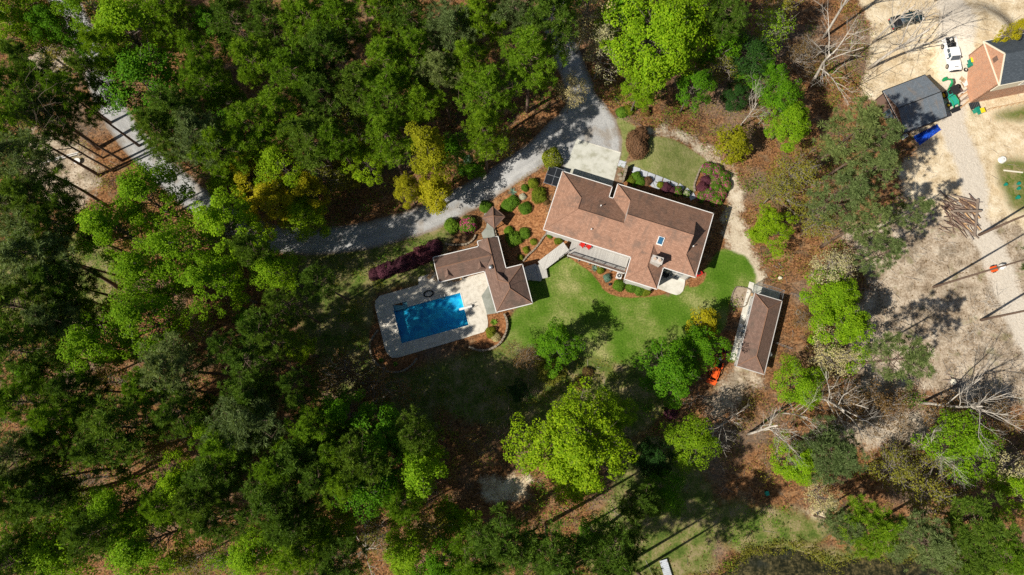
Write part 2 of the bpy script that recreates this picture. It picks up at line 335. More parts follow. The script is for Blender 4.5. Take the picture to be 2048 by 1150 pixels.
def ground_material():
    t = NT('ground'); P = t.geo()
    big = t.noise(P, 0.09, 3); mid = t.noise(P, 0.5, 4, 0.6); fine = t.noise(P, 3.2, 4, 0.7); grit = t.noise(P, 11.0, 2, 0.7)
    leafv = t.vor(P, 5.0, 'Color'); sep = t.n('ShaderNodeSeparateColor'); t.put(sep.inputs[0], leafv); lv = sep.outputs[0]
    # forest floor: pine straw, fallen leaves, darker humus and small green seedlings
    lit = t.ramp(t.math('ADD', t.math('MULTIPLY', lv, 0.55), t.math('MULTIPLY', fine, 0.45)), [(0.2, (0.05, 0.024, 0.011)), (0.45, (0.165, 0.073, 0.029)), (0.7, (0.265, 0.122, 0.048)), (0.95, (0.42, 0.24, 0.115))])
    lit = t.mix(t.mapr(mid, 0.5, 0.68, 0, 0.7), lit, t.ramp(fine, [(0.3, (0.07, 0.042, 0.024)), (0.7, (0.2, 0.14, 0.085))]))
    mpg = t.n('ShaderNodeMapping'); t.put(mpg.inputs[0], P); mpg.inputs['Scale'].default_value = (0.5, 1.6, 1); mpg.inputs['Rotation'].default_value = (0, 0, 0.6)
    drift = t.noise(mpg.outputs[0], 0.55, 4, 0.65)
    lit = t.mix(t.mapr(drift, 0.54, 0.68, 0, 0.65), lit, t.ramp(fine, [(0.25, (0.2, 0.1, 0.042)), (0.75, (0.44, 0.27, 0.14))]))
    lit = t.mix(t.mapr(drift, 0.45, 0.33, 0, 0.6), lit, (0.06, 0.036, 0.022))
    lit = t.mix(t.mapr(big, 0.5, 0.68, 0, 0.55), lit, t.ramp(fine, [(0.3, (0.09, 0.07, 0.05)), (0.75, (0.27, 0.22, 0.165))]))
    lit = t.mix(1.0, lit, (1.1, 1.14, 1.18), 'MULTIPLY')
    # cream sand / construction soil
    sandc = t.ramp(t.math('ADD', t.math('MULTIPLY', mid, 0.6), t.math('MULTIPLY', fine, 0.4)), [(0.3, (0.22, 0.145, 0.08)), (0.42, (0.5, 0.385, 0.235)), (0.52, (0.66, 0.54, 0.365)), (0.66, (0.8, 0.7, 0.52))])
    sandc = t.mix(t.mapr(t.noise(P, 0.22, 3), 0.52, 0.66, 0, 0.55), sandc, t.ramp(fine, [(0.3, (0.5, 0.36, 0.2)), (0.7, (0.74, 0.58, 0.36))]))
    dirtc = t.ramp(t.math('ADD', t.math('MULTIPLY', mid, 0.5), t.math('MULTIPLY', fine, 0.5)), [(0.34, (0.09, 0.06, 0.036)), (0.44, (0.3, 0.225, 0.15)), (0.53, (0.46, 0.37, 0.27)), (0.66, (0.66, 0.57, 0.44))])
    dirtc = t.mix(t.mapr(t.noise(P, 0.3, 4), 0.5, 0.64, 0, 0.7), dirtc, t.ramp(fine, [(0.3, (0.1, 0.075, 0.05)), (0.7, (0.3, 0.235, 0.16))]))
    dirtc = t.mix(t.mapr(t.noise(P, 0.4, 3), 0.58, 0.68, 0, 0.45), dirtc, (0.17, 0.17, 0.06))
    trackc = t.ramp(fine, [(0.3, (0.5, 0.43, 0.34)), (0.7, (0.66, 0.59, 0.49))])
    roughc = t.ramp(t.math('ADD', t.math('MULTIPLY', mid, 0.6), t.math('MULTIPLY', fine, 0.4)), [(0.34, (0.045, 0.075, 0.012)), (0.45, (0.1, 0.14, 0.025)), (0.53, (0.19, 0.18, 0.06)), (0.62, (0.3, 0.235, 0.125)), (0.72, (0.22, 0.14, 0.075))])
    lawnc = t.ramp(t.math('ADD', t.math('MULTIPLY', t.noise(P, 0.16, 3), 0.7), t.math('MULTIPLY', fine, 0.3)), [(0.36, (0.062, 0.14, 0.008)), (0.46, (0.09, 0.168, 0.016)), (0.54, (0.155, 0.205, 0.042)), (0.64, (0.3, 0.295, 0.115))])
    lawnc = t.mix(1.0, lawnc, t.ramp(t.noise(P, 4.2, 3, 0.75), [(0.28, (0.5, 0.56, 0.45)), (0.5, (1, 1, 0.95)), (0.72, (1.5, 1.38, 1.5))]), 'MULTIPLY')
    uplc = t.ramp(t.math('ADD', t.math('MULTIPLY', mid, 0.5), t.math('MULTIPLY', fine, 0.5)), [(0.34, (0.11, 0.155, 0.03)), (0.5, (0.21, 0.225, 0.07)), (0.62, (0.3, 0.28, 0.12)), (0.72, (0.5, 0.43, 0.28))])
    gravc = t.ramp(t.math('ADD', t.math('MULTIPLY', grit, 0.6), t.math('MULTIPLY', mid, 0.4)), [(0.3, (0.22, 0.215, 0.205)), (0.5, (0.36, 0.355, 0.345)), (0.7, (0.5, 0.495, 0.48))])
    gravc = t.mix(t.mapr(t.noise(P, 0.35, 4), 0.52, 0.68, 0, 0.55), gravc, (0.27, 0.215, 0.155))
    dd_ = t.math('ABSOLUTE', t.math('SUBTRACT', t.math('ADD', t.attr('drive'), t.math('MULTIPLY', t.math('SUBTRACT', mid, 0.5), 0.7)), 1.35))
    gravc = t.mix(t.mapr(dd_, 0.0, 0.55, 0.45, 0.0), gravc, t.ramp(grit, [(0.3, (0.4, 0.39, 0.375)), (0.7, (0.56, 0.55, 0.53))]))
    gravc = t.mix(t.mapr(t.math('ADD', t.attr('drive'), t.math('MULTIPLY', t.math('SUBTRACT', fine, 0.5), 1.2)), 0.75, 0.1, 0.0, 0.65), gravc, (0.2, 0.135, 0.08))
    mulc = t.ramp(t.math('ADD', t.math('MULTIPLY', lv, 0.5), t.math('MULTIPLY', fine, 0.5)), [(0.2, (0.13, 0.055, 0.022)), (0.55, (0.29, 0.125, 0.05)), (0.9, (0.42, 0.22, 0.1))])
    pathc = t.ramp(t.math('ADD', t.math('MULTIPLY', mid, 0.5), t.math('MULTIPLY', fine, 0.5)), [(0.3, (0.3, 0.22, 0.14)), (0.5, (0.54, 0.45, 0.33)), (0.7, (0.72, 0.63, 0.5))])
    warp = t.math('SUBTRACT', t.math('ADD', t.math('MULTIPLY', mid, 0.6), t.math('MULTIPLY', fine, 0.4)), 0.5)
    def mask(a, soft, amp): return t.mapr(t.math('ADD', t.attr(a), t.math('MULTIPLY', warp, amp)), -soft, soft)
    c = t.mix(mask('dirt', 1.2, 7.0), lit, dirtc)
    c = t.mix(mask('sand', 0.8, 5.0), c, sandc)
    c = t.mix(mask('rough', 1.0, 6.0), c, roughc)
    c = t.mix(mask('track', 0.7, 3.0), c, trackc)
    c = t.mix(mask('path', 0.8, 6.5), c, pathc)
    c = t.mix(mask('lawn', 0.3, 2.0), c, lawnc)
    c = t.mix(mask('uplawn', 0.25, 1.3), c, uplc)
    c = t.mix(mask('mulch', 0.15, 0.8), c, mulc)
    c = t.mix(mask('drive', 0.18, 1.0), c, gravc)
    h = t.math('ADD', t.math('MULTIPLY', fine, 0.5), t.math('ADD', t.math('MULTIPLY', grit, 0.25), t.math('MULTIPLY', mid, 1.0)))
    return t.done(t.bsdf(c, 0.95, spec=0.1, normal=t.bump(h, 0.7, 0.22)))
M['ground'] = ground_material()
# zone of each cell; the material runs on across the seams
cc = lambda a: 0.25 * (a[:-1, :-1] + a[1:, :-1] + a[:-1, 1:] + a[1:, 1:])
zone = np.zeros((ny - 1, nx - 1), int)
for i, k in enumerate(['dirt', 'sand', 'rough', 'track', 'path', 'lawn', 'uplawn', 'drive']): zone[cc(sd[k]) > 0] = i + 1
sdp = np.minimum.reduce([sd_poly(X, Y, POOL)]); zone[cc(sdp) > -0.75] = -1
names = ['forest_floor', 'bare_dirt_ground', 'sandy_ground', 'rough_grass', 'dirt_track', 'sand_path', 'lawn', 'upper_lawn', 'gravel_driveway']
I0 = (np.arange(ny - 1)[:, None] * nx + np.arange(nx - 1)[None, :])
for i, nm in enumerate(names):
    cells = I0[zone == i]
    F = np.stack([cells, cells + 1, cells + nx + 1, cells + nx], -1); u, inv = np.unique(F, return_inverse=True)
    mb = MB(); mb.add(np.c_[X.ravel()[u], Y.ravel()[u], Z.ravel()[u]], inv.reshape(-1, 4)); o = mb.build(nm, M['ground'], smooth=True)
    for k in ('drive', 'lawn', 'uplawn', 'rough', 'sand', 'dirt', 'mulch', 'track', 'path'):
        a = o.data.attributes.new(k, 'FLOAT', 'POINT'); a.data.foreach_set('value', np.clip(sd[k].ravel()[u], -12, 12).astype(np.float32))
    o['kind'] = 'structure'
# pond
t = NT('pond_water'); P = t.geo(); n = t.noise(P, 1.6, 5, 0.7); n2 = t.noise(P, 0.25, 3)
alg = t.ramp(n, [(0.4, (0.012, 0.013, 0.006)), (0.55, (0.05, 0.042, 0.013)), (0.7, (0.15, 0.11, 0.032))])
M['pond'] = t.done(t.bsdf(t.mix(t.mapr(n2, 0.3, 0.5), (0.016, 0.018, 0.008), alg), t.mapr(n, 0.4, 0.6, 0.12, 0.7), spec=0.4, normal=t.bump(n, 0.25, 0.03)))
mb = MB(); P2 = closed(POND, 8); P2 = P2 + np.random.default_rng(2).normal(0, .16, P2.shape); c0 = P2.mean(0); P3 = c0 + (P2 - c0) * 1.02
mb.poly(np.c_[P3, np.full(len(P3), -0.28)]); o = mb.build('pond', M['pond']); o['kind'] = 'structure'
# ------------------------------------------------------------------ building materials
def mat_shingle(name, lo, mid, hi, grime, gr=0.5):
    t = NT(name); uv = t.uv(); b = t.n('ShaderNodeTexBrick'); t.put(b.inputs['Vector'], uv); b.inputs['Scale'].default_value = 1.0
    b.inputs['Brick Width'].default_value = 0.42; b.inputs['Row Height'].default_value = 0.2; b.inputs['Mortar Size'].default_value = 0.018
    b.offset = 0.5; b.inputs['Mortar Smooth'].default_value = 0.3; b.inputs['Bias'].default_value = 0.0
    t.put(b.inputs['Color1'], lo); t.put(b.inputs['Color2'], hi); t.put(b.inputs['Mortar'], tuple(x * 0.55 for x in lo))
    p = t.obj(); n = t.noise(p, 0.45, 4, 0.6); n2 = t.noise(p, 14, 2)
    mp = t.n('ShaderNodeMapping'); t.put(mp.inputs[0], uv); mp.inputs['Scale'].default_value = (1.6, 0.22, 1); st = t.noise(mp.outputs[0], 1.0, 4, 0.6)
    c = t.mix(0.45, b.outputs[0], mid); c = t.mix(t.mapr(n, 0.48, 0.72, 0, gr), c, grime)
    c = t.mix(t.mapr(st, 0.5, 0.72, 0, gr * 0.8), c, grime)
    c = t.mix(0.35, c, t.ramp(n2, [(0.3, (0.6, 0.6, 0.6)), (0.7, (1.35, 1.35, 1.35))]), 'MULTIPLY')
    return t.done(t.bsdf(c, 0.9, spec=0.15, normal=t.bump(t.math('ADD', b.outputs['Fac'], t.math('MULTIPLY', n2, -0.5)), 0.5, -0.02)))
M['shingle'] = mat_shingle('brown_shingle', (0.24, 0.13, 0.085), (0.36, 0.2, 0.135), (0.44, 0.255, 0.175), (0.14, 0.105, 0.085), 0.62)
M['shingle_pool'] = mat_shingle('dark_brown_shingle', (0.14, 0.085, 0.065), (0.2, 0.125, 0.095), (0.25, 0.16, 0.125), (0.09, 0.075, 0.062), 0.6)
M['shingle_grey'] = mat_shingle('grey_shingle', (0.12, 0.14, 0.16), (0.16, 0.185, 0.21), (0.2, 0.23, 0.26), (0.26, 0.18, 0.11), 0.4)
M['shingle_slate'] = mat_shingle('slate_shingle', (0.05, 0.062, 0.075), (0.075, 0.09, 0.105), (0.11, 0.13, 0.15), (0.05, 0.06, 0.07), 0.3)
M['ridge_cap'] = mat_plain('ridge_cap', (0.3, 0.165, 0.11), 0.9)
M['ridge_pool'] = mat_plain('ridge_cap_dark', (0.25, 0.135, 0.085), 0.9)
M['trim'] = mat_plain('white_trim', (0.72, 0.7, 0.66), 0.5, var=0.08)
M['cream_paint'] = mat_plain('cream_paint', (0.7, 0.64, 0.5), 0.6, var=0.08)
M['siding'] = mat_plain('grey_siding', (0.5, 0.48, 0.45), 0.7, var=0.1)
M['metal_dark'] = mat_plain('dark_metal', (0.03, 0.032, 0.035), 0.45, 0.3)
M['metal_grey'] = mat_plain('galvanised_metal', (0.42, 0.44, 0.46), 0.4, 0.7)
M['black'] = mat_plain('black_rubber', (0.015, 0.015, 0.016), 0.8)
M['concrete'] = None
def mat_concrete(name, col, stain, sc=0.8):
    t = NT(name); P = t.geo(); n = t.noise(P, sc, 5, 0.65); g = t.noise(P, 14, 3, 0.7)
    c = t.ramp(n, [(0.3, stain), (0.52, col), (0.75, tuple(min(1, x * 1.12) for x in col))])
    c = t.mix(0.3, c, t.ramp(g, [(0.3, (0.75, 0.75, 0.75)), (0.7, (1.2, 1.2, 1.2))]), 'MULTIPLY')
    return t.done(t.bsdf(c, 0.9, spec=0.2, normal=t.bump(g, 0.3, 0.01)))
M['concrete'] = mat_concrete('concrete', (0.53, 0.52, 0.45), (0.36, 0.35, 0.27))
M['concrete_pale'] = mat_concrete('pale_concrete', (0.64, 0.61, 0.53), (0.46, 0.43, 0.35))
M['pebble'] = mat_concrete('pebble_paving', (0.64, 0.59, 0.5), (0.47, 0.42, 0.34), 1.6)
M['earth'] = mat_concrete('bare_earth', (0.36, 0.28, 0.2), (0.2, 0.14, 0.09), 2.0); M['slab'] = mat_concrete('slab_stone', (0.5, 0.52, 0.55), (0.38, 0.39, 0.4)); M['flag'] = mat_concrete('flagstone', (0.3, 0.31, 0.27), (0.2, 0.21, 0.17))
def mat_boards(name, lo, hi, w=0.14, along='u'):
    t = NT(name); p = t.obj(); s = t.n('ShaderNodeSeparateXYZ'); t.put(s.inputs[0], p)
    a = s.outputs[0] if along == 'v' else s.outputs[1]
    k = t.math('MULTIPLY', a, 1.0 / w); f = t.math('FRACT', k); gap = t.math('GREATER_THAN', f, 0.1)
    cell = t.math('FLOOR', k); wn_ = t.n('ShaderNodeTexWhiteNoise', noise_dimensions='1D'); t.put(wn_.inputs['W'], cell)
    n = t.noise(p, 3, 4); c = t.mix(t.math('ADD', t.math('MULTIPLY', wn_.outputs[0], 0.6), t.math('MULTIPLY', n, 0.4)), lo, hi)
    c = t.mix(gap, tuple(x * 0.35 for x in lo), c)
    return t.done(t.bsdf(c, 0.85, spec=0.2, normal=t.bump(gap, 0.4, 0.02)))
M['deck'] = mat_boards('deck_boards', (0.36, 0.34, 0.31), (0.52, 0.5, 0.46), 0.15, 'v')
M['deck_u'] = mat_boards('ramp_boards', (0.38, 0.36, 0.33), (0.54, 0.52, 0.47), 0.15, 'v')
def mat_brick(name, a, b, mortar):
    t = NT(name); k = t.n('ShaderNodeTexBrick'); t.put(k.inputs['Vector'], t.uv()); k.inputs['Scale'].default_value = 1.0
    k.inputs['Brick Width'].default_value = 0.22; k.inputs['Row Height'].default_value = 0.075; k.inputs['Mortar Size'].default_value = 0.009
    t.put(k.inputs['Color1'], a); t.put(k.inputs['Color2'], b); t.put(k.inputs['Mortar'], mortar); n = t.noise(t.obj(), 1.2, 4)
    c = t.mix(t.mapr(n, 0.4, 0.7, 0, 0.3), k.outputs[0], tuple(x * 1.3 for x in b))
    return t.done(t.bsdf(c, 0.9, spec=0.15, normal=t.bump(k.outputs['Fac'], 0.4, -0.01)))
M['brick'] = mat_brick('red_brick', (0.36, 0.15, 0.08), (0.52, 0.25, 0.14), (0.5, 0.42, 0.33))
M['stone_brick'] = mat_brick('grey_brick', (0.4, 0.36, 0.32), (0.56, 0.5, 0.44), (0.5, 0.48, 0.45))
t = NT('window_glass'); M['glass'] = t.done(t.bsdf(t.mix(t.noise(t.obj(), 0.8, 2), (0.03, 0.05, 0.07), (0.08, 0.12, 0.15)), 0.06, spec=0.8))
t = NT('skylight_glass'); M['skyglass'] = t.done(t.bsdf((0.03, 0.11, 0.2), 0.08, spec=0.8))
M['stone'] = mat_plain('stone', (0.27, 0.22, 0.16), 0.9, var=0.45, scale=3)
M['timber'] = mat_plain('weathered_timber', (0.25, 0.19, 0.145), 0.9, var=0.35, scale=3)
M['timber_red'] = mat_plain('brown_timber', (0.16, 0.1, 0.075), 0.9, var=0.3, scale=3)
M['fresh_wood'] = mat_plain('fresh_wood', (0.46, 0.29, 0.15), 0.85, var=0.3, scale=3)

# ------------------------------------------------------------------ roofs
def roof_parts(parent, tops, gut, zE, mat, ridges, cap_mat, soffit=None, thick=0.16, trim=None):
    """tops: polygons of (u, v, z above eave); gut: closed eave outline (u, v)"""
    mb = MB()
    for p in tops:
        P = np.array([(a, b, zE + c) for a, b, c in p]); n = np.zeros(3)
        for i in range(len(P)): n += np.cross(P[i] - P[0], P[(i + 1) % len(P)] - P[0])
        if n[2] < 0 or (abs(n[2]) < 1e-6 and False): P = P[::-1]
        mb.poly(P)
    roof = mb.build('roof', mat, parent, uv=True)
    g = np.asarray(gut, float); n = len(g)
    area = 0.5 * np.sum(g[:, 0] * np.roll(g[:, 1], -1) - np.roll(g[:, 0], -1) * g[:, 1])
    if area < 0: g = g[::-1]
    mb = MB(); mb.prism(g, zE - thick, zE - 0.012); mb.build('soffit', M['trim'] if soffit is None else soffit, parent)
    mb = MB()
    for i in range(n):
        a, b = g[i], g[(i + 1) % n]; d = b - a; L = np.linalg.norm(d); d /= L; nrm = np.array([d[1], -d[0]])
        c = (a + b) / 2 + nrm * 0.062; mb.box((*c, zE - 0.065), (L + 0.1, 0.12, 0.135), math.atan2(d[1], d[0]))
    mb.build('gutter', M['trim'] if trim is None else trim, roof)
    mb = MB()
    for a, b in ridges:
        A, B = np.array([a[0], a[1], zE + a[2] + 0.015]), np.array([b[0], b[1], zE + b[2] + 0.015]); mb.tube([A, B], 0.075, 5)
    if ridges: mb.build('ridge_cap', cap_mat, roof)
    return roof
def ground_z(parent_loc, rz, u, v):
    c, s = math.cos(rz), math.sin(rz); return float(terrain(parent_loc[0] + c * u - s * v, parent_loc[1] + s * u + c * v))
def wall_run(mb, pts, z0, z1, th=0.2):
    for a, b in zip(pts[:-1], pts[1:]):
        a, b = np.array(a, float), np.array(b, float); d = b - a; L = np.linalg.norm(d)
        mb.box((*(a + b) / 2, (z0 + z1) / 2), (L + th, th, z1 - z0), math.atan2(d[1], d[0]))
def window(parent, c, w, h, ang, name='window', frame='trim', muntin=True, proud=0.04):
    """c: centre on the wall face (u, v, z); ang: direction the window looks, radians in the thing's frame"""
    mb = MB(); ca, sa = math.cos(ang), math.sin(ang); tx, ty = -sa, ca
    for s_ in (-1, 1):
        mb.box((c[0] + tx * s_ * w / 2 + ca * proud / 2, c[1] + ty * s_ * w / 2 + sa * proud / 2, c[2]), (proud + 0.03, 0.09, h + 0.09), ang)
        mb.box((c[0] + ca * proud / 2, c[1] + sa * proud / 2, c[2] + s_ * h / 2), (proud + 0.026, w - 0.092, 0.09), ang)
    if muntin: mb.box((c[0] + ca * proud / 2, c[1] + sa * proud / 2, c[2]), (proud + 0.01, 0.05, h - 0.1), ang)
    f = mb.build(name, M[frame], parent)
    mb = MB(); mb.box((c[0] + ca * 0.012, c[1] + sa * 0.012, c[2]), (0.022, w, h), ang); mb.build('pane', M['glass'], f)
    return f

# ------------------------------------------------------------------ main house
HZ = 5.0
p0 = np.array(at(1087.5, 458.5, HZ)[:2]); p1 = np.array(at(1390.6, 554.2, HZ)[:2]); hd = p1 - p0; HA = math.atan2(hd[1], hd[0])
house = thing('house', 'large house with brown shingled hip roofs, a chimney and a long grey deck', 'house', (p0[0], p0[1], 0), HA)
m_ = 0.58
def Zs(v): return m_ * v
a = 4.05; G1, GN, NB = 8.1, 9.9, 8.1      # garage width, garage north eave, body north eave
RW, RE, RN, RV = 8.9, 24.4, 10.6, 5.3; gw, ge, gh = 2.5, 2.4, 2.5
zr, zb = m_ * RV, m_ * gw
WL, WR, WS = 14.2, 19.3, -3.6; wh = (WR - WL) / 2; wu = (WL + WR) / 2
tops = [[(0, 0, 0), (0, GN, 0), (a, GN - a, m_ * a), (a, a, m_ * a)],
        [(0, GN, 0), (G1, GN, 0), (a, GN - a, m_ * a)],
        [(G1, GN, 0), (G1, NB, 0), (a, a, m_ * a), (a, GN - a, m_ * a)],
        [(a, a, m_ * a), (G1, NB, 0), (RW, NB, 0), (RW + gw, NB - gw, zb), (RW + gw, a, m_ * a)],
        [(RW, NB, 0), (RW, RN, 0), (RW + gw, RN - gw, zb), (RW + gw, NB - gw, zb)],
        [(RW, RN, 0), (RE, RN, 0), (RE - gh, RN - gh, m_ * gh), (RE - gh, RV, zr), (RW + gw, RV, zr), (RW + gw, RN - gw, zb)],
        [(RE, 0, 0), (RE, RN, 0), (RE - gh, RN - gh, m_ * gh), (RE - gh, gh, m_ * gh)],
        # south slope, split where the wing joins
        [(0, 0, 0), (WL, 0, 0), (wu, wh, m_ * wh), (wu, a, m_ * a), (a, a, m_ * a)],
        [(RW + gw, a, m_ * a), (wu, a, m_ * a), (wu, RV, zr), (RW + gw, RV, zr)],
        [(wu, wh, m_ * wh), (WR, 0, 0), (RE, 0, 0), (RE - gh, gh, m_ * gh), (RE - gh, RV, zr), (wu, RV, zr)],
        [(WL, 0, 0), (WL, WS, 0), (wu, WS + wh, m_ * wh), (wu, wh, m_ * wh)],
        [(WR, 0, 0), (WR, WS, 0), (wu, WS + wh, m_ * wh), (wu, wh, m_ * wh)],
        [(WL, WS, 0), (WR, WS, 0), (wu, WS + wh, m_ * wh)]]
gut = [(0, 0), (WL, 0), (WL, WS), (WR, WS), (WR, 0), (RE, 0), (RE, RN), (RW, RN), (RW, NB), (G1, NB), (G1, GN), (0, GN)]
R3 = lambda *q: q
ridges = [((0, 0, 0), (a, a, m_ * a)), ((0, GN, 0), (a, GN - a, m_ * a)), ((G1, GN, 0), (a, GN - a, m_ * a)), ((a, GN - a, m_ * a), (a, a, m_ * a)), ((a, a, m_ * a), (RW + gw, a, m_ * a)),
          ((RW, RN, 0), (RW + gw, RN - gw, zb)), ((RW + gw, RV, zr), (RE - gh, RV, zr)), ((RE, RN, 0), (RE - gh, RN - gh, m_ * gh)), ((RE, 0, 0), (RE - gh, gh, m_ * gh)),
          ((wu, WS + wh, m_ * wh), (wu, wh, m_ * wh)), ((WL, WS, 0), (wu, WS + wh, m_ * wh)), ((WR, WS, 0), (wu, WS + wh, m_ * wh))]
roof = roof_parts(house, tops, gut, HZ, M['shingle'], ridges, M['ridge_cap'])
for uu in (RW + gw - 0.004, RE - gh + 0.004):   # the two small vertical gables where the high ridge ends
    mb = MB(); mb.poly([(uu, RN - gh, HZ + m_ * gh), (uu, gh, HZ + m_ * gh), (uu, RV, HZ + zr)]); mb.build('gable_end', M['siding'], roof)
ov = 0.45
wl = [(ov, ov), (WL + ov, ov), (WL + ov, WS + ov), (WR - ov, WS + ov), (WR - ov, ov), (RE - ov, ov), (RE - ov, RN - ov), (RW + ov, RN - ov), (RW + ov, NB - ov), (G1 - ov, NB - ov), (G1 - ov, GN - ov), (ov, GN - ov), (ov, ov)]
mb = MB(); wall_run(mb, wl, -0.4, HZ - 0.16); mb.build('wall', M['siding'], house)
S_, N_, E_, W_ = -math.pi / 2, math.pi / 2, 0.0, math.pi
for uu, w in ((1.6, 1.3), (5.4, 1.6), (8.6, 2.2), (12.0, 1.6)): window(house, (uu, ov - 0.1, 4.0), w, 1.3, S_)
for uu in (20.1, 21.3, 22.5): window(house, (uu, ov - 0.1, 3.3), 1.0, 2.2, S_, frame='siding')
for uu in (20.1, 21.3, 22.5): window(house, (uu, ov - 0.1, 1.05), 1.0, 1.9, S_, frame='siding')
for uu in (15.6, 17.9): window(house, (uu, WS + ov - 0.1, 3.6), 1.1, 1.3, S_)
for uu in (11.5, 14.5, 17.5, 20.5): window(house, (uu, RN - ov + 0.1, 3.7), 1.2, 1.4, N_)
for vv in (2.6, 6.2): window(house, (ov - 0.1, vv, 3.9), 1.2, 1.2, W_)
mb = MB(); mb.box((3.9, GN - ov + 0.12, 3.75), (4.9, 0.06, 2.1)); gd = mb.build('garage_door', M['trim'], house)
mb = MB()
for k in range(4): mb.box((3.9, GN - ov + 0.16, 2.9 + k * 0.52), (4.7, 0.03, 0.44))
mb.build('door_panel', M['trim'], gd)
# chimney, skylight, vents
mb = MB(); mb.box((17.75, 0.05, HZ + 1.55), (1.55, 0.95, 2.3)); mb.box((17.75, 0.05, HZ + 2.74), (1.72, 1.12, 0.12)); ch = mb.build('chimney', M['stone_brick'], house, uv=True)
mb = MB()
for q in (-0.38, 0.38): mb.cyl((17.75 + q, 0.05, HZ + 2.8), (17.75 + q, 0.05, HZ + 3.1), 0.2, 10)
mb.build('flue_pot', M['brick'], ch)
def on_slope(u, v, du, dv, zE, m, lift, t_):
    th = math.atan(m); c = (u, v, zE + m * v + lift); return dict(c=c, d=(du, dv, t_), rx=th)
k = on_slope(17.5, 3.25, 0.95, 1.35, HZ, m_, 0.1, 0.2); mb = MB(); mb.box(k['c'], k['d'], rx=k['rx']); sk = mb.build('skylight', M['trim'], house)
k = on_slope(17.5, 3.25, 0.74, 1.12, HZ, m_, 0.205, 0.03); mb = MB(); mb.box(k['c'], k['d'], rx=k['rx']); mb.build('pane', M['skyglass'], sk)
for (uu, vv, zz) in ((7.3, 5.9, HZ + m_ * (NB - 5.9)), (7.0, 1.9, HZ + m_ * 1.9), (22.6, 4.2, HZ + 1.0)):
    mb = MB(); mb.cyl((uu, vv, zz - 0.1), (uu, vv, zz + 0.4), 0.07, 8); mb.cyl((uu, vv, zz + 0.4), (uu, vv, zz + 0.46), 0.11, 8); mb.build('vent_pipe', M['trim'], house)
# raised deck along the south side, its railing and the ramp down to the pool house
DZ = 2.55
mb = MB(); mb.box((9.45, -0.95, DZ - 0.08), (9.4, 2.55, 0.16)); mb.build('deck_floor', M['deck'], house)
for uu in np.linspace(4.9, 13.9, 6): mb = MB(); mb.box((uu, -2.1, DZ / 2 - 0.2), (0.15, 0.15, DZ + 0.1)); mb.build('deck_post', M['timber'], house)
mb = MB(); mb.box((9.45, -2.26, DZ - 0.12), (9.4, 0.05, 0.26)); mb.build('deck_skirt', M['trim'], house)
mb = MB(); mb.box((9.4, -2.15, DZ + 1.02), (9.1, 0.14, 0.05)); mb.box((9.4, -2.15, DZ + 0.15), (9.1, 0.05, 0.08)); rail = mb.build('railing', M['timber_red'], house)
for uu in np.linspace(4.9, 13.9, 6): mb = MB(); mb.box((uu, -2.15, DZ + 0.5), (0.1, 0.1, 1.0)); mb.build('rail_post', M['timber_red'], rail)
mb = MB()
for uu in np.arange(5.05, 13.9, 0.15): mb.box((uu, -2.15, DZ + 0.58), (0.035, 0.035, 0.84))
o = mb.build('baluster', M['timber_red'], rail); o['kind'] = 'stuff'
c_, s_ = math.cos(HA), math.sin(HA)
def toH(p): d = np.array(p[:2]) - p0; return np.array([d[0] * c_ + d[1] * s_, -d[0] * s_ + d[1] * c_])
ra, rb = toH(at(1133, 493, DZ)), toH(at(1082, 532, 0.6)); rc = toH(at(1086, 553, 0.45))
def ramp(mb, A, B, w, z0, z1, ext=0.0):
    A, B = np.array(A), np.array(B); d = (B - A) / np.linalg.norm(B - A); nn = np.array([-d[1], d[0]]) * w / 2; A = A - d * ext; B = B + d * ext
    q = [A - nn, B - nn, B + nn, A + nn]; zz = [z0, z1, z1, z0]
    top = [(*q[i], zz[i]) for i in range(4)]; bot = [(*q[i], zz[i] - 0.2) for i in range(4)]
    mb.add(top + bot, np.array([[0, 1, 2, 3], [7, 6, 5, 4], [0, 4, 5, 1], [1, 5, 6, 2], [2, 6, 7, 3], [3, 7, 4, 0]]))
rt = thing('ramp', 'grey boarded ramp running from the long deck down to the pool house', 'ramp', (p0[0], p0[1], 0), HA)
me_ = MB(); n_b = 26; A_, B_ = ra, rb; d_ = (B_ - A_) / n_b
for i in range(n_b):
    aa = A_ + d_ * i; bb = A_ + d_ * (i + 0.96); ramp(me_, aa, bb, 1.75, DZ + (0.6 - DZ) * i / n_b, DZ + (0.6 - DZ) * (i + 0.96) / n_b)
o = me_.build('board', M['deck'], rt); o['kind'] = 'stuff'
mb = MB(); ramp(mb, rb, rc, 1.5, 0.6, 0.45, 0.3); mb.build('landing', M['deck_u'], rt)
mb = MB()
nn = np.array([-(B_ - A_)[1], (B_ - A_)[0]]) / np.linalg.norm(B_ - A_)
for sd_ in (-1,):
    for f in np.linspace(0.0, 0.42, 3):
        q = A_ + (B_ - A_) * f - nn * 0.9 * sd_; z = DZ + (0.6 - DZ) * f; mb.box((*q, z + 0.3), (0.09, 0.09, 1.4))
    q0, q1 = A_ - nn * 0.9 * sd_, A_ + (B_ - A_) * 0.42 - nn * 0.9 * sd_; mb.tube([(*q0, DZ + 1.0), (*q1, DZ - 0.82 + 1.0)], 0.05, 5)
mb.build('handrail', M['metal_dark'], rt)
# covered corner: terrace slab
def slab(name, px, zt, mat, th=0.2, smooth_k=0, label=None, cat=None, kind='structure'):
    P = np.array([at(*p, zt)[:2] for p in px]); P = closed(P, smooth_k) if smooth_k else P
    mb = MB(); mb.prism(P, zt - th, zt); o = mb.build(name, mat); o['kind'] = kind
    if label: tag(o, label, cat)
    return o
slab('patio', [(1313, 576), (1318, 548), (1328, 530), (1372, 545), (1371, 555), (1369, 571), (1366, 582), (1360, 588), (1353, 590), (1340, 586)], 0.12, M['concrete_pale'])

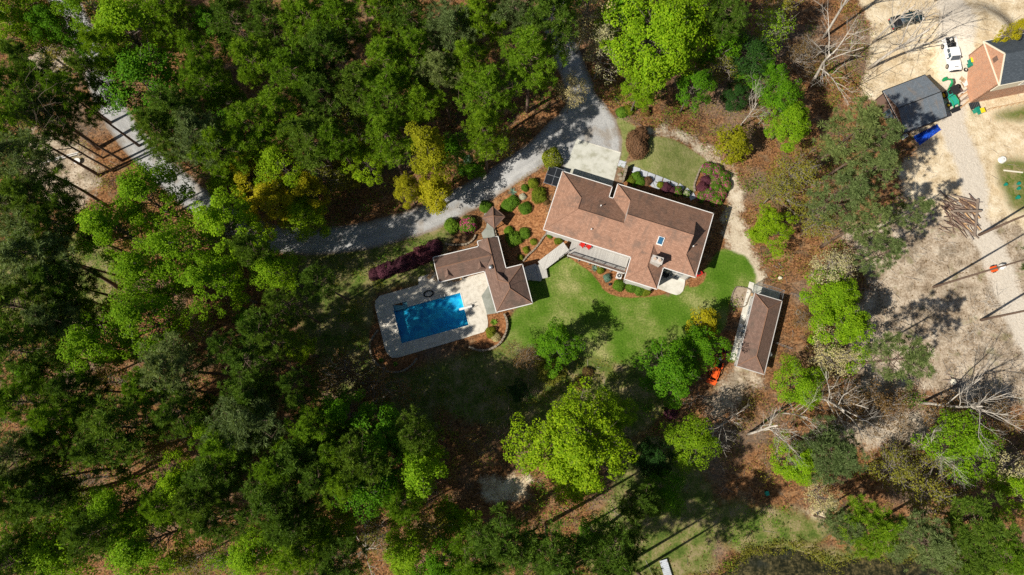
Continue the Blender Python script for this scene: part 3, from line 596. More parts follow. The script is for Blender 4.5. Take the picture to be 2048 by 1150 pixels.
# ------------------------------------------------------------------ pool house
PZ = 3.1
q0 = np.array(at(866.9, 515.3, PZ)[:2]); PA = math.radians(14.0)
ph = thing('pool_house', 'brown roofed pool house with two wings beside the swimming pool', 'pool house', (q0[0], q0[1], 0), PA)
mw = 0.5; b0, b1, bm = 7.35, 10.6, 8.95; bt = 0.85; wl_ = -4.0
s0, s1, sb, st_ = 7.6, 13.25, -10.75, -4.45
bz = mw * (b1 - b0) / 2; sz = 0.52 * (s1 - s0) / 2; sc = (s0 + s1) / 2
tops = [[(0, 0, 0), (b0, 0, 0), (bm, -2.0, mw * 2.0), (0, -2.0, mw * 2.0)], [(0, wl_, 0), (b0, wl_, 0), (bm, -2.0, mw * 2.0), (0, -2.0, mw * 2.0)],
        [(b0, bt, 0), (b0, wl_ - 0.6, 0), (bm, wl_ - 0.6, bz), (bm, bt, bz)], [(b1, bt, 0), (b1, st_ - 1.6, 0), (bm, st_ - 3.2, bz), (bm, bt, bz)],
        [(s0 - 0.2, wl_ - 0.6, 0), (s0, sb, 0), (sc, sb + (s1 - s0) / 2, sz), (sc, st_ - (s1 - s0) / 2 + 0.3, sz), (bm, wl_ - 0.6, bz)],
        [(s1, st_, 0), (s1, sb, 0), (sc, sb + (s1 - s0) / 2, sz), (sc, st_ - (s1 - s0) / 2 + 0.3, sz)],
        [(s0, sb, 0), (s1, sb, 0), (sc, sb + (s1 - s0) / 2, sz)],
        [(b1, st_, 0), (s1, st_, 0), (sc, st_ - (s1 - s0) / 2 + 0.3, sz), (bm + 0.5, st_ - 2.3, 0.95)]]
gut = [(0, 0), (b0, 0), (b0, bt), (b1, bt), (b1, st_), (s1, st_), (s1, sb), (s0, sb), (b0, wl_), (0, wl_)]
ridges = [((0.1, -2, 1.0), (bm - .3, -2, 1.0)), ((bm, bt, bz), (bm, st_ - 1.6, bz)), ((bm, st_ - 1.6, bz), (sc, st_ - 2.6, sz)), ((s1, st_, 0), (sc, st_ - 2.6, sz)), ((s1, sb, 0), (sc, sb + 2.82, sz)), ((s0, sb, 0), (sc, sb + 2.82, sz)), ((sc, sb + 2.82, sz), (sc, st_ - 2.6, sz))]
proof = roof_parts(ph, tops, gut, PZ, M['shingle_pool'], ridges, M['ridge_pool'])
mb = MB(); mb.poly([(0, 0, PZ), (0, wl_, PZ), (0, -2, PZ + 1.0)]); mb.build('gable_end', M['siding'], proof)
mb = MB(); mb.poly([(b0, bt, PZ), (bm, bt, PZ + bz), (b1, bt, PZ)]); mb.build('gable_end', M['siding'], proof)
for uu in (1.7, 6.9):                        # two small peaked dormers on the poolside slope
    mb = MB(); v0, v1, w = -3.75, -2.35, 0.75; zf = PZ + mw * (4.0 + v0) ; za = PZ + mw * (4.0 + v1)
    mb.add([(uu - w, v0, zf + .02), (uu + w, v0, zf + .02), (uu, v0 + 0.35, za + .02), (uu, v1, za + .02)], [np.array([[0, 1, 2], [1, 3, 2], [3, 0, 2]])]); mb.build('dormer', M['shingle_pool'], ph, uv=True)
mb = MB(); wall_run(mb, [(0.35, -0.35), (b0 + .3, -0.35), (b0 + .3, bt - .3), (b1 - .35, bt - .3), (b1 - .35, st_ - .3), (s1 - .35, st_ - .3), (s1 - .35, sb + .35), (s0 + 1.9, sb + .35), (s0 + 1.9, wl_ - 0.3), (b0, wl_ + .9), (0.35, wl_ + .9), (0.35, -0.35)], -0.2, PZ - 0.16)
mb.build('wall', M['siding'], ph)
for uu in (1.6, 3.8, 6.0): window(ph, (uu, wl_ + .8, 1.6), 1.3, 1.5, S_)
for vv in (-6.0, -8.6): window(ph, (s0 + 1.8, vv, 1.4), 1.5, 1.9, W_)
for uu in (10.6, 12.2): window(ph, (uu, sb + .25, 1.7), 0.9, 1.1, S_)
mb = MB()
for (uu, vv) in ((s0 + .15, sb + .2), (s0 + .1, -7.8), (b0 + .2, wl_ - .9), (0.3, wl_ + .2), (3.7, wl_ + .2)): mb = MB(); mb.box((uu, vv, PZ / 2), (0.14, 0.14, PZ - 0.3)); mb.build('porch_post', M['trim'], ph)
mb = MB(); mb.cyl((8.35, -3.85, PZ + .3), (8.35, -3.85, PZ + .75), 0.2, 12); mb.ball((8.35, -3.85, PZ + .95), (0.36, 0.36, 0.3), 14, 8); mb.build('roof_vent', M['metal_grey'], ph, smooth=True)
mb = MB(); mb.cyl((sc, -7.6, PZ + sz - .1), (sc, -7.6, PZ + sz + .9), 0.025, 6); mb.build('antenna', M['metal_grey'], ph)
# sheltered boarded porch and its step on the lawn side
slab('porch_floor', [(1046, 535), (1072, 527), (1084, 557), (1082, 562), (1060, 560), (1052, 560)], 0.4, M['deck_u'], 0.4)
slab('porch_slab', [(963, 592), (979, 568), (994, 626), (974, 629)], 0.14, M['flag'], 0.12)

# ------------------------------------------------------------------ small hip-roofed well house by the drive
gz = 2.6
gl = flat(987, 433.5, gz + .3); gp = thing('well_house', 'tiny square brown roofed shelter beside the gravel drive', 'shelter', (gl[0], gl[1], float(terrain(*gl)) * 0), math.radians(-41))
gb = float(terrain(*gl)); s = 1.22
roof_parts(gp, [[(-s, -s, 0), (s, -s, 0), (0, 0, .85)], [(s, -s, 0), (s, s, 0), (0, 0, .85)], [(s, s, 0), (-s, s, 0), (0, 0, .85)], [(-s, s, 0), (-s, -s, 0), (0, 0, .85)]], [(-s, -s), (s, -s), (s, s), (-s, s)], gz, M['shingle_pool'],
           [((x, y, 0), (0, 0, .85)) for x in (-s, s) for y in (-s, s)], M['ridge_pool'], thick=0.1, trim=M['timber_red'], soffit=M['timber'])
for x in (-1, 1):
    for y in (-1, 1): mb = MB(); mb.box((x * .95, y * .95, (gz + gb) / 2 - .1), (0.13, 0.13, gz - gb)); mb.build('post', M['timber'], gp)

# ------------------------------------------------------------------ detached garage
KZ = 2.5; KA = math.radians(-17.2); kp = np.array(at(1473.96, 731.66, KZ)[:2])
gar = thing('garage', 'long brown hip roofed outbuilding standing alone on leaf litter', 'outbuilding', (kp[0], kp[1], 0), KA)
L_, W2 = 11.85, 4.25; hz = 0.58 * W2 / 2; c = W2 / 2
roof_parts(gar, [[(0, 0, 0), (W2, 0, 0), (c, c, hz)], [(W2, 0, 0), (W2, L_, 0), (c, L_ - c, hz), (c, c, hz)], [(W2, L_, 0), (0, L_, 0), (c, L_ - c, hz)], [(0, L_, 0), (0, 0, 0), (c, c, hz), (c, L_ - c, hz)]],
           [(0, 0), (W2, 0), (W2, L_), (0, L_)], KZ, M['shingle_pool'], [((0, 0, 0), (c, c, hz)), ((W2, 0, 0), (c, c, hz)), ((W2, L_, 0), (c, L_ - c, hz)), ((0, L_, 0), (c, L_ - c, hz)), ((c, c, hz), (c, L_ - c, hz))], M['ridge_pool'], trim=M['siding'])
mb = MB(); wall_run(mb, [(.35, .35), (W2 - .35, .35), (W2 - .35, L_ - .35), (.35, L_ - .35), (.35, .35)], -.2, KZ - .16); mb.build('wall', M['siding'], gar)
for vv in (2.4, 6.2, 9.4): window(gar, (.25, vv, 1.2), 1.6, 1.9, W_, name='door')
for uu in (1.4, 2.8): window(gar, (uu, .25, 1.5), .8, 1.0, S_)
def Kpt(u, v): return kp + np.array([math.cos(KA) * u - math.sin(KA) * v, math.sin(KA) * u + math.cos(KA) * v])
mb = MB(); mb.prism([(-0.6, 1.0), (.2, 1.0), (.2, 14.1), (-0.6, 14.1)], -.1, .06); o = place(mb.build('garage_path', M['concrete_pale']), (kp[0], kp[1], 0), KA); o['kind'] = 'structure'
mb = MB(); mb.prism([(-.0, 11.4), (4.6, 11.4), (4.6, 13.9), (.3, 13.9)], -.1, .05); o = place(mb.build('kennel_slab', M['concrete']), (kp[0], kp[1], 0), KA); o['kind'] = 'structure'
ken = thing('dog_kennel', 'wire mesh kennel pen against the top end of the outbuilding', 'kennel', (kp[0], kp[1], 0), KA)
cs = [(0.3, 11.95), (4.5, 11.95), (4.5, 13.85), (0.3, 13.85)]
for q in cs + [(2.4, 13.85)]: mb = MB(); mb.cyl((*q, 0), (*q, 1.9), 0.035, 6); mb.build('post', M['metal_grey'], ken)
mb = MB()
for i in range(4):
    A, B = cs[i], cs[(i + 1) % 4]
    for z in (.1, 1.88): mb.tube([(*A, z), (*B, z)], 0.028, 5)
mb.build('rail', M['metal_grey'], ken)
mb = MB()
for i in range(1, 4):
    A, B = np.array(cs[i]), np.array(cs[(i + 1) % 4]); n = max(3, int(np.linalg.norm(B - A) / .14))
    for k in range(n):
        for sg in (0, 1):
            x0, x1 = A + (B - A) * k / n, A + (B - A) * min(1, (k + 5) / n)
            mb.tube([(*(x0 if sg == 0 else x1), .1), (*(x1 if sg == 0 else x0), 1.88)], .006, 3, False)
o = mb.build('mesh_panel', M['metal_grey'], ken); o['kind'] = 'stuff'
# bordered gravel bed beside it
bed = thing('bordered_bed', 'low kerbed bed of pale gravel beside the outbuilding path', 'garden bed')
P = closed(ats([(1476, 574), (1501, 580.5), (1496, 598), (1490, 612), (1476, 614), (1462, 610), (1463, 594), (1468, 580)]), 4)
mb = MB(); mb.prism(P, -.05, .05); mb.build('gravel_fill', M['earth'], bed)
kerb = MB(); kerb.box((0, 0, .11), (.42, .14, .24)); km = kerb.mesh('kerb_stone', M['stone'])
for i in range(len(P)):
    A, B = P[i], P[(i + 1) % len(P)]; d = B - A; L = np.linalg.norm(d)
    for k in range(max(1, int(round(L / .45)))):
        q = A + d * (k + .5) / max(1, int(round(L / .45))); inst('kerb_stone', km, bed, (*q, 0), math.atan2(d[1], d[0]) + random.uniform(-.05, .05))
# wire fence running off the kennel and the side gate
def fence(name, label, pts, h, n, parent_mat, rails=2):
    f = thing(name, label, 'fence'); P = np.array([at(*p) for p in pts]); out = smooth_line(P[:, :2], 1) if len(P) > 2 else P[:, :2]
    segs = list(zip(P[:-1], P[1:]))
    for A, B in segs:
        for k in range(n + 1):
            q = A + (B - A) * k / n; mb = MB(); mb.cyl((q[0], q[1], q[2]), (q[0], q[1], q[2] + h), .035, 6); mb.build('post', parent_mat, f)
        for r in range(rails): z = h * (1 - .55 * r) - .05; mb = MB(); mb.tube([A + (0, 0, z), B + (0, 0, z)], .025, 5); mb.build('rail', parent_mat, f)
    return f
fence('wire_fence', 'low wire fence leading from the kennel to the bright green trees', [(1578, 588), (1622, 604)], 1.3, 3, M['metal_grey'])
fence('side_gate', 'small metal gate sticking out from the outbuilding wall', [(1549, 687), (1578, 698)], 1.4, 2, M['metal_grey'])
# ------------------------------------------------------------------ swimming pool
import bmesh
pc = POOL.mean(0); pe = POOL[2] - POOL[3]; PLA = math.atan2(pe[1], pe[0]); PLX = np.linalg.norm(pe); PLY = np.linalg.norm(POOL[0] - POOL[3])
pool = thing('swimming_pool', 'rectangular blue swimming pool dappled with tree shade', 'pool', (POOL[3][0], POOL[3][1], 0), PLA)
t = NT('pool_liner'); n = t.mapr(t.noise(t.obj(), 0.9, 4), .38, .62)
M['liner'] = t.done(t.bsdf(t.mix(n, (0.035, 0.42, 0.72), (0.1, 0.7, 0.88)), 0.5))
t = NT('pool_tile'); b = t.n('ShaderNodeTexBrick'); t.put(b.inputs['Vector'], t.uv()); b.inputs['Scale'].default_value = 1; b.inputs['Brick Width'].default_value = .15; b.inputs['Row Height'].default_value = .15; b.inputs['Mortar Size'].default_value = .01
t.put(b.inputs['Color1'], (0.5, 0.6, 0.68)); t.put(b.inputs['Color2'], (0.6, 0.68, 0.74)); t.put(b.inputs['Mortar'], (0.7, 0.7, 0.7)); M['tile'] = t.done(t.bsdf(b.outputs[0], .3))
t = NT('pool_water'); lw = t.n('ShaderNodeFresnel'); lw.inputs[0].default_value = 1.33; n = t.noise(t.obj(), 2.5, 3); bp = t.bump(n, .25, .05); t.put(lw.inputs[1], bp)
tr = t.n('ShaderNodeBsdfTransparent'); t.put(tr.inputs[0], (0.55, 0.9, 0.95)); gl_ = t.n('ShaderNodeBsdfGlossy'); gl_.inputs['Roughness'].default_value = .05; t.put(gl_.inputs['Normal'], bp)
mx_ = t.n('ShaderNodeMixShader'); t.put(mx_.inputs[0], lw.outputs[0]); t.t.links.new(tr.outputs[0], mx_.inputs[1]); t.t.links.new(gl_.outputs[0], mx_.inputs[2]); M['water'] = t.done(mx_.outputs[0])
ax, ay = PLX, PLY; sx0, sx1, sy1 = 0.1, 2.35, PLY + .95
out = [(0, 0), (ax, 0), (ax, ay), (sx1, ay), (sx1, sy1), (sx0, sy1), (sx0, ay), (0, ay)]
mb = MB()
for i in range(len(out)):
    A, B = out[i], out[(i + 1) % len(out)]; mb.poly([(*A, 0.09), (*B, 0.09), (*B, -2.2), (*A, -2.2)])
mb.poly([(0, 0, -1.1), (ax * .45, 0, -1.3), (ax * .45, ay, -1.3), (0, ay, -1.1)]); mb.poly([(ax * .45, 0, -1.3), (ax * .8, 0, -2.1), (ax * .8, ay, -2.1), (ax * .45, ay, -1.3)]); mb.poly([(ax * .8, 0, -2.1), (ax, 0, -2.1), (ax, ay, -2.1), (ax * .8, ay, -2.1)])
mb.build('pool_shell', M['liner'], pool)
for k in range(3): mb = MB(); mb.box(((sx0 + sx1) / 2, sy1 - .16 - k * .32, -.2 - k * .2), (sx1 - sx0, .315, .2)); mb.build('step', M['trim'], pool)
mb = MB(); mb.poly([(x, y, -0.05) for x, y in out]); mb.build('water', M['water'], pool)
mb = MB(); cp = .16
for i in range(len(out)):
    A, B = np.array(out[i]), np.array(out[(i + 1) % len(out)]); d = (B - A) / np.linalg.norm(B - A); nrm = np.array([d[1], -d[0]]); L = np.linalg.norm(B - A)
    mb.box((*((A + B) / 2 + nrm * cp / 2), .1), (L + (cp * .0), cp, .075 + .002 * i), math.atan2(d[1], d[0]))
mb.build('coping', M['concrete_pale'], pool)
def deck_with_hole(name, outer, hole, z, mat):
    bm = bmesh.new(); es = []
    for loop in (outer, hole):
        vs = [bm.verts.new((x, y, z)) for x, y in loop]; es += [bm.edges.new((vs[i], vs[(i + 1) % len(vs)])) for i in range(len(vs))]
    bmesh.ops.triangle_fill(bm, edges=es, use_beauty=True, use_dissolve=False)
    for f in bm.faces:
        if f.normal.z < 0: f.normal_flip()
    r = bmesh.ops.extrude_face_region(bm, geom=bm.faces[:]); bmesh.ops.translate(bm, verts=[v for v in r['geom'] if isinstance(v, bmesh.types.BMVert)], vec=(0, 0, -.16))
    bmesh.ops.recalc_face_normals(bm, faces=bm.faces[:]); me = bpy.data.meshes.new(name); bm.to_mesh(me); bm.free(); me.materials.append(mat)
    o = link(bpy.data.objects.new(name, me)); o['kind'] = 'structure'; return o
dpx = [(750, 612), (750.5, 602), (759, 592), (792, 582.6), (837, 570), (837, 555), (872, 544), (885, 560), (930, 556), (972, 544), (982, 570), (994, 624), (973.5, 628.5), (976, 645), (975, 654), (968, 664), (922.6, 678), (797, 715), (784, 715.5), (775, 708), (769.6, 695.6), (759, 650)]
ca, sa = math.cos(PLA), math.sin(PLA); hole = [(POOL[3][0] + ca * x - sa * y, POOL[3][1] + sa * x + ca * y) for x, y in out]
deck_with_hole('pool_deck', ats(dpx), hole, .1, M['pebble'])
def Lp(x, y, z=0.1): return (POOL[3][0] + ca * x - sa * y, POOL[3][1] + sa * x + ca * y, z)
db = thing('diving_board', 'white diving board at the right end of the pool', 'diving board', Lp(ax - .5, 2.75), PLA)
mb = MB(); mb.box((.75, 0, .42), (2.1, .34, .05)); mb.build('board', M['trim'], db)
mb = MB(); mb.taper((1.45, 0, 0), (.8, .5, 0), (.5, .44, 0), .39); mb.build('stand', M['metal_grey'], db)
mb = MB()
for y in (-.3, .3): mb.tube([(1.9, y, 0), (1.85, y, .9), (1.5, y, 1.0), (.9, y, .9), (.85, y, .42)], .025, 6)
mb.build('handrail', M['metal_grey'], db)
ld = thing('pool_ladder', 'chrome grab rails on the far edge of the pool', 'ladder', Lp(8.2, ay), PLA)
for x in (-.3, .3): mb = MB(); mb.tube([(x, .5, 0), (x, .5, .7), (x, .25, .95), (x, -.1, .8), (x, -.12, -.8)], .03, 6); mb.build('rail', M['metal_grey'], ld)
mb = MB()
for z in (-.25, -.55): mb.box((0, -.12, z), (.56, .1, .04))
mb.build('tread', M['trim'], ld)
hr = MB(); th = np.linspace(0, 2 * math.pi, 25)
for rr, zz in ((.62, .06), (.55, .13), (.64, .18)): hr.tube([(rr * 1.25 * math.cos(a_), rr * .82 * math.sin(a_), zz) for a_ in th], .06, 6, False)
o = place(hr.build('coiled_hose', M['black'], smooth=True), (*at(857.4, 588)[:2], .1), PLA); tag(o, 'dark coiled hose lying on the pool deck above the pool', 'hose')
# reclining wooden chairs under the eave
def lounger(px, py, rz, label):
    c = thing('lounge_chair', label, 'lounge chair', (*at(px, py)[:2], .1), rz, 'wooden chairs on the pool deck')
    mb = MB()
    for k in range(6): mb.box((-.45 + k * .16, 0, .32), (.12, .58, .03))
    mb.build('seat', M['fresh_wood'], c); mb = MB()
    for k in range(5): mb.box((.52 + k * .1, 0, .37 + k * .12), (.09, .56, .03), ry=-.9)
    mb.build('backrest', M['fresh_wood'], c)
    for x in (-.45, .45):
        for y in (-.25, .25): mb = MB(); mb.box((x, y, .15), (.06, .06, .32)); mb.build('leg', M['fresh_wood'], c)
lounger(860, 553, .9, 'wooden lounge chair furthest from the pool house block, by the grass'); lounger(873, 556, 1.1, 'wooden lounge chair at the left end of the pool house eave')
lounger(901, 560, .4, 'wooden lounge chair under the middle of the eave'); lounger(912, 560.5, .2, 'wooden lounge chair right of the middle one under the eave')

# ------------------------------------------------------------------ concrete apron, walkway, steps, retaining walls
slab('concrete_apron', [(1153, 278.5), (1241.5, 305.5), (1224, 374), (1215, 390), (1120, 360), (1124, 345), (1136, 322)], 2.615, M['concrete'], .25)
mb = MB()
A_, B_ = np.array(at(1153, 278.5, 2.62)[:2]), np.array(at(1241.5, 305.5, 2.62)[:2]); d = B_ - A_
mb.box((*(A_ + B_) / 2, 2.6), (np.linalg.norm(d), .16, .06), math.atan2(d[1], d[0])); o = mb.build('apron_edge', M['concrete_pale']); o['kind'] = 'structure'
walk = tag(link(bpy.data.objects.new('walkway', None)), kind='structure')
sl = [(1244, 328, 1.15), (1272, 341, 1.2), (1287, 347.5, 1.2), (1302, 353, 1.2), (1317, 358.5, 1.2), (1332.5, 364.5, 1.2), (1347.5, 370, 1.2), (1361, 375.5, 1.0), (1374, 384, 1.0), (1384, 393, 1.0), (1301, 365.5, 1.5), (1312, 371, 1.4)]
for i, (x, y, w) in enumerate(sl):
    p = at(x, y); mb = MB(); mb.box((0, 0, 0), (w, 1.05 if w < 1.3 else .9, .12)); o = mb.build('paving_slab', M['slab'], walk); o.location = (p[0], p[1], p[2] + .03); e2 = .3; nv = Vector((-(float(terrain(p[0] + e2, p[1])) - float(terrain(p[0] - e2, p[1]))) / (2 * e2), -(float(terrain(p[0], p[1] + e2)) - float(terrain(p[0], p[1] - e2))) / (2 * e2), 1)).normalized(); ang = HA - (0 if i < 7 or i > 9 else .25 * (i - 6)); xa = Vector((math.cos(ang), math.sin(ang), 0)); xa = (xa - nv * xa.dot(nv)).normalized(); ya = nv.cross(xa); o.rotation_euler = Matrix((xa, ya, nv)).transposed().to_euler()
pA, pB = at(1250, 331), at(1263, 337.5)
stp = thing('garden_steps', 'short flight of dark timber steps between the apron and the slab walk', 'steps', (0, 0, 0))
for k in range(4):
    f = k / 3; q = [pA[i] + (pB[i] - pA[i]) * f for i in range(3)]; mb = MB(); mb.box((q[0], q[1], pA[2] - .1 - k * .17), (.3, 1.7, .28), HA); mb.build('tread', M['timber'], stp)
def edging(name, label, px, h, w, step, mat, cat='edging', z=None):
    e = thing(name, label, cat); P = smooth_line(ats(px), 5); mb = MB(); mb.box((0, 0, 0), (step * .96, w, h)); me = mb.mesh('stone', mat)
    seg = np.r_[0, np.cumsum(np.linalg.norm(np.diff(P, axis=0), axis=1))]; n = max(2, int(seg[-1] / step))
    for k in range(n):
        s_ = (k + .5) * seg[-1] / n; x, y = np.interp(s_, seg, P[:, 0]), np.interp(s_, seg, P[:, 1]); x2, y2 = np.interp(s_ + .05, seg, P[:, 0]), np.interp(s_ + .05, seg, P[:, 1])
        o = inst('stone', me, e, (x, y, float(terrain(x, y)) + h / 2 - .06 + random.uniform(-.02, .02)), math.atan2(y2 - y, x2 - x) + random.uniform(-.08, .08)); o.scale = (random.uniform(.85, 1), random.uniform(.8, 1.15), 1)
    return e
edging('stone_edging', 'curved stone edging along the pink azalea island', [(1389, 384), (1388, 370), (1393, 355), (1399, 340), (1406, 331), (1414, 330)], .3, .28, .5, M['stone'])
edging('retaining_wall', 'short retaining wall between the apron bed and the lower walk', [(1252, 336), (1244, 366)], 1.5, .3, .6, M['stone'], 'wall')
edging('stone_edging', 'stone wall curving around the bush bed below the drive', [(951, 470), (948, 478), (938, 487), (926, 490), (905, 491), (890, 488)], .55, .3, .5, M['stone'])
edging('stone_edging', 'stone border stepping down the mulch bed left of the house', [(1097, 464), (1086, 476), (1078, 488), (1068, 500), (1056, 511), (1046, 523)], .45, .25, .5, M['stone'])
edging('stone_edging', 'stacked stone wall around the mulch bed at the right pool corner', [(1008, 628), (1013, 640), (1014, 655), (1008, 674), (996, 690), (978, 699), (958, 701), (938, 694)], .7, .32, .5, M['stone'])
edging('stone_edging', 'stone border around the mulch bed at the lower left pool corner', [(757, 660), (746, 675), (740, 690), (745, 715), (760, 733), (780, 744), (805, 742), (824, 730), (834, 716)], .45, .28, .5, M['stone'])
edging('stone_edging', 'short stone edge beside the shelter flagstones', [(986, 449), (989, 460), (992, 474)], .5, .3, .45, M['stone'])
edging('timber_edging', 'timber edging curling behind the brown shrub mound', [(1276, 248), (1287, 256), (1294, 268), (1297, 280)], .25, .14, .7, M['timber_red'])
slab('flagstone_path', [(968, 428), (976, 424), (985, 447), (990, 474), (966, 476), (963, 466), (972, 455), (975, 440)], .62, M['flag'], .7)
slab('garden_path', [(1081, 490), (1086, 486), (1112, 505), (1107, 509)], .1, M['concrete'], .14)

# ------------------------------------------------------------------ things around the main house
def Hp(px, py, z): p = at(px, py, z); return (p[0], p[1], z)
def deck_chair(px, py, rz, label):
    c = thing('deck_chair', label, 'chair', Hp(px, py, DZ), rz, 'red chairs on the deck')
    red = M['red_paint']
    mb = MB(); mb.box((0, 0, .4), (.55, .55, .06)); mb.build('seat', red, c)
    mb = MB()
    for k in range(5): mb.box((-.22 + k * .11, -.33, .72), (.095, .05, .72), rx=.25)
    mb.build('backrest', red, c)
    for x in (-.34, .34): mb = MB(); mb.box((x, 0, .6), (.11, .66, .04)); mb.build('armrest', red, c)
    for x in (-.32, .32):
        for y in (-.26, .27): mb = MB(); mb.box((x, y, .28), (.06, .06, .56)); mb.build('leg', red, c)
M['red_paint'] = mat_plain('red_paint', (0.5, 0.02, 0.015), .4, var=.12)
deck_chair(1163.5, 491, HA + 2.7, 'red slatted deck chair nearer the ramp'); deck_chair(1176, 494.5, HA + 2.7, 'red slatted deck chair nearer the middle of the deck')
ac = thing('air_conditioner', 'white air conditioning unit by the deck corner', 'air conditioner', at(1237, 553), HA)
mb = MB(); mb.box((0, 0, .42), (.85, .85, .8)); mb.build('case', M['trim'], ac)
mb = MB(); mb.cyl((0, 0, .82), (0, 0, .835), .36, 18); mb.build('fan_opening', M['black'], ac)
mb = MB()
for r in (.12, .22, .32): mb.tube([(r * math.cos(a_), r * math.sin(a_), .855) for a_ in np.linspace(0, 6.2832, 17)], .012, 4, False)
for a_ in (0, .785, 1.57, 2.356): mb.tube([(.36 * math.cos(a_), .36 * math.sin(a_), .86), (-.36 * math.cos(a_), -.36 * math.sin(a_), .86)], .012, 4)
mb.build('fan_guard', M['metal_grey'], ac); mb = MB(); mb.cyl((0, 0, .84), (0, 0, .89), .09, 8); mb.build('fan_hub', M['trim'], ac)
rc_ = thing('red_kayak', 'small bright red tub leaning at the lower right house corner', 'tub', at(1397, 548), .5)
mb = MB(); mb.taper((0, 0, 0), (.9, .5, 0), (1.15, .7, 0), .4); mb.build('hull', M['red_paint'], rc_); mb = MB(); mb.box((0, 0, .41), (.6, .35, .04)); mb.build('seat', M['black'], rc_); rc_.name = 'red_tub'
# table and chairs on the patio, dark
pt = thing('patio_table', 'dark patio table in the covered corner', 'table', at(1330, 551, .12), HA)
mb = MB(); mb.cyl((0, 0, .7), (0, 0, .74), .55, 16); mb.build('tabletop', M['metal_dark'], pt); mb = MB(); mb.cyl((0, 0, 0), (0, 0, .7), .05, 8); mb.cyl((0, 0, 0), (0, 0, .04), .3, 12); mb.build('pedestal', M['metal_dark'], pt)
# dark glazed cold frame by the garage corner
M['dark_glass'] = mat_plain('dark_glass', (0.02, 0.022, 0.026), .35, var=.5, scale=2, spec=.25)
cf = thing('cold_frame', 'dark glazed lean-to frame beside the left garage wall', 'cold frame', at(1107, 362, 1.5), HA)
zc = float(terrain(*at(1107, 362, 1.5)[:2])); cf.location.z = zc
mb = MB()
for (x, y) in ((-1.3, -1.5), (1.3, -1.5), (-1.3, 1.5), (1.3, 1.5)): mb.box((x, y, .55), (.1, .1, 1.1))
mb.build('post', M['timber_red'], cf); mb = MB()
for x in (-1.3, 0, 1.3): mb.box((x, 0, 1.14), (.07, 3.2, .08))
for y in (-1.5, 0, 1.5): mb.box((0, y, 1.141), (2.7, .07, .085))
mb.build('frame', M['metal_grey'], cf)
for x in (-.65, .65):
    for y in (-.75, .75): mb = MB(); mb.box((x, y, 1.12), (1.2, 1.4, .02)); mb.build('pane', M['dark_glass'], cf)
def flower_pot(px, py, r, label, mat): 
    p = thing('flower_pot', label, 'pot', at(px, py)); mb = MB(); mb.cyl((0, 0, 0), (0, 0, r * 1.5), r * .7, 12, r); mb.build('pot', M[mat], p); mb = MB(); mb.cyl((0, 0, r * 1.42), (0, 0, r * 1.44), r * .93, 12); mb.build('soil', M['black'], p)
flower_pot(1219, 569.5, .22, 'dark round pot in the bed below the deck', 'metal_dark')
pb = thing('stepping_rocks', 'two pale rocks in the small bed beside the apron', 'rocks', at(1240, 352)); 
mb = MB(); mb.ball((0, .2, .1), (.45, .3, .25), 9, 6); mb.build('rock', M['stone'], pb); mb = MB(); mb.ball((.15, -.45, .1), (.4, .33, .22), 9, 6); mb.build('rock', M['stone'], pb)

# ------------------------------------------------------------------ neighbour: shed, brick house
SZ = 3.0; sp_ = np.array(at(1765.7, 182.2, SZ)[:2]); SA = math.radians(21.5)
shed = thing('shed', 'grey roofed shed on the sandy lot under the pine shade', 'shed', (sp_[0], sp_[1], 0), SA)
u1, v1 = 7.8, -7.75
roof_parts(shed, [[(0, 0, 0), (u1, 0, 0), (u1, v1 / 2, 1.35), (0, v1 / 2, 1.35)], [(0, v1, 0), (u1, v1, 0), (u1, v1 / 2, 1.35), (0, v1 / 2, 1.35)]], [(0, 0), (u1, 0), (u1, v1), (0, v1)], SZ, M['shingle_grey'], [((0, v1 / 2, 1.35), (u1, v1 / 2, 1.35))], M['metal_dark'], trim=M['metal_dark'])
mb = MB(); wall_run(mb, [(.3, -.3), (u1 - .6, -.3), (u1 - .6, v1 + .3), (.3, v1 + .3), (.3, -.3)], -.1, SZ - .16); mb.build('wall', M['timber_red'], shed)
mb = MB(); mb.poly([(u1 - .05, 0, SZ), (u1 - .05, v1, SZ), (u1 - .05, v1 / 2, SZ + 1.34)]); mb.poly([(.05, 0, SZ), (.05, v1, SZ), (.05, v1 / 2, SZ + 1.34)]); mb.build('gable_end', M['timber_red'], shed)
window(shed, (3.2, v1 + .2, 1.5), 1.2, 1.0, S_); window(shed, (.2, v1 / 2, 1.2), 2.0, 2.2, W_, name='door', frame='timber')
NZ = 7.0; np_ = np.array(at(1999.2, 170.4, NZ)[:2]); NA = math.radians(11.7)
bh = thing('brick_house', 'red brick house with a slate grey roof at the upper right edge', 'house', (np_[0], np_[1], 0), NA)
ND, NL = 7.7, 22.0
roof_parts(bh, [[(0, 0, 0), (NL, 0, 0), (NL, ND / 2, 3.0), (0, ND / 2, 3.0)], [(0, ND, 0), (NL, ND, 0), (NL, ND / 2, 3.0), (0, ND / 2, 3.0)]], [(0, 0), (NL, 0), (NL, ND), (0, ND)], NZ, M['shingle_slate'], [((0, ND / 2, 3), (NL, ND / 2, 3))], M['shingle_slate'], trim=M['cream_paint'], soffit=M['cream_paint'])
mb = MB(); wall_run(mb, [(.16, .3), (.16, ND - .3), (NL - .3, ND - .3), (NL - .3, .3), (.16, .3)], -.2, NZ - .16); mb.poly([(.04, 0, NZ - .2), (.04, ND, NZ - .2), (.04, ND / 2, NZ + 2.95)]); mb.build('wall', M['brick'], bh, uv=True)
mb = MB(); mb.box((NL / 2 + .1, .12, NZ - 1.25), (NL - .1, .14, 2.1)); mb.build('cladding', M['cream_paint'], bh)
mb = MB()
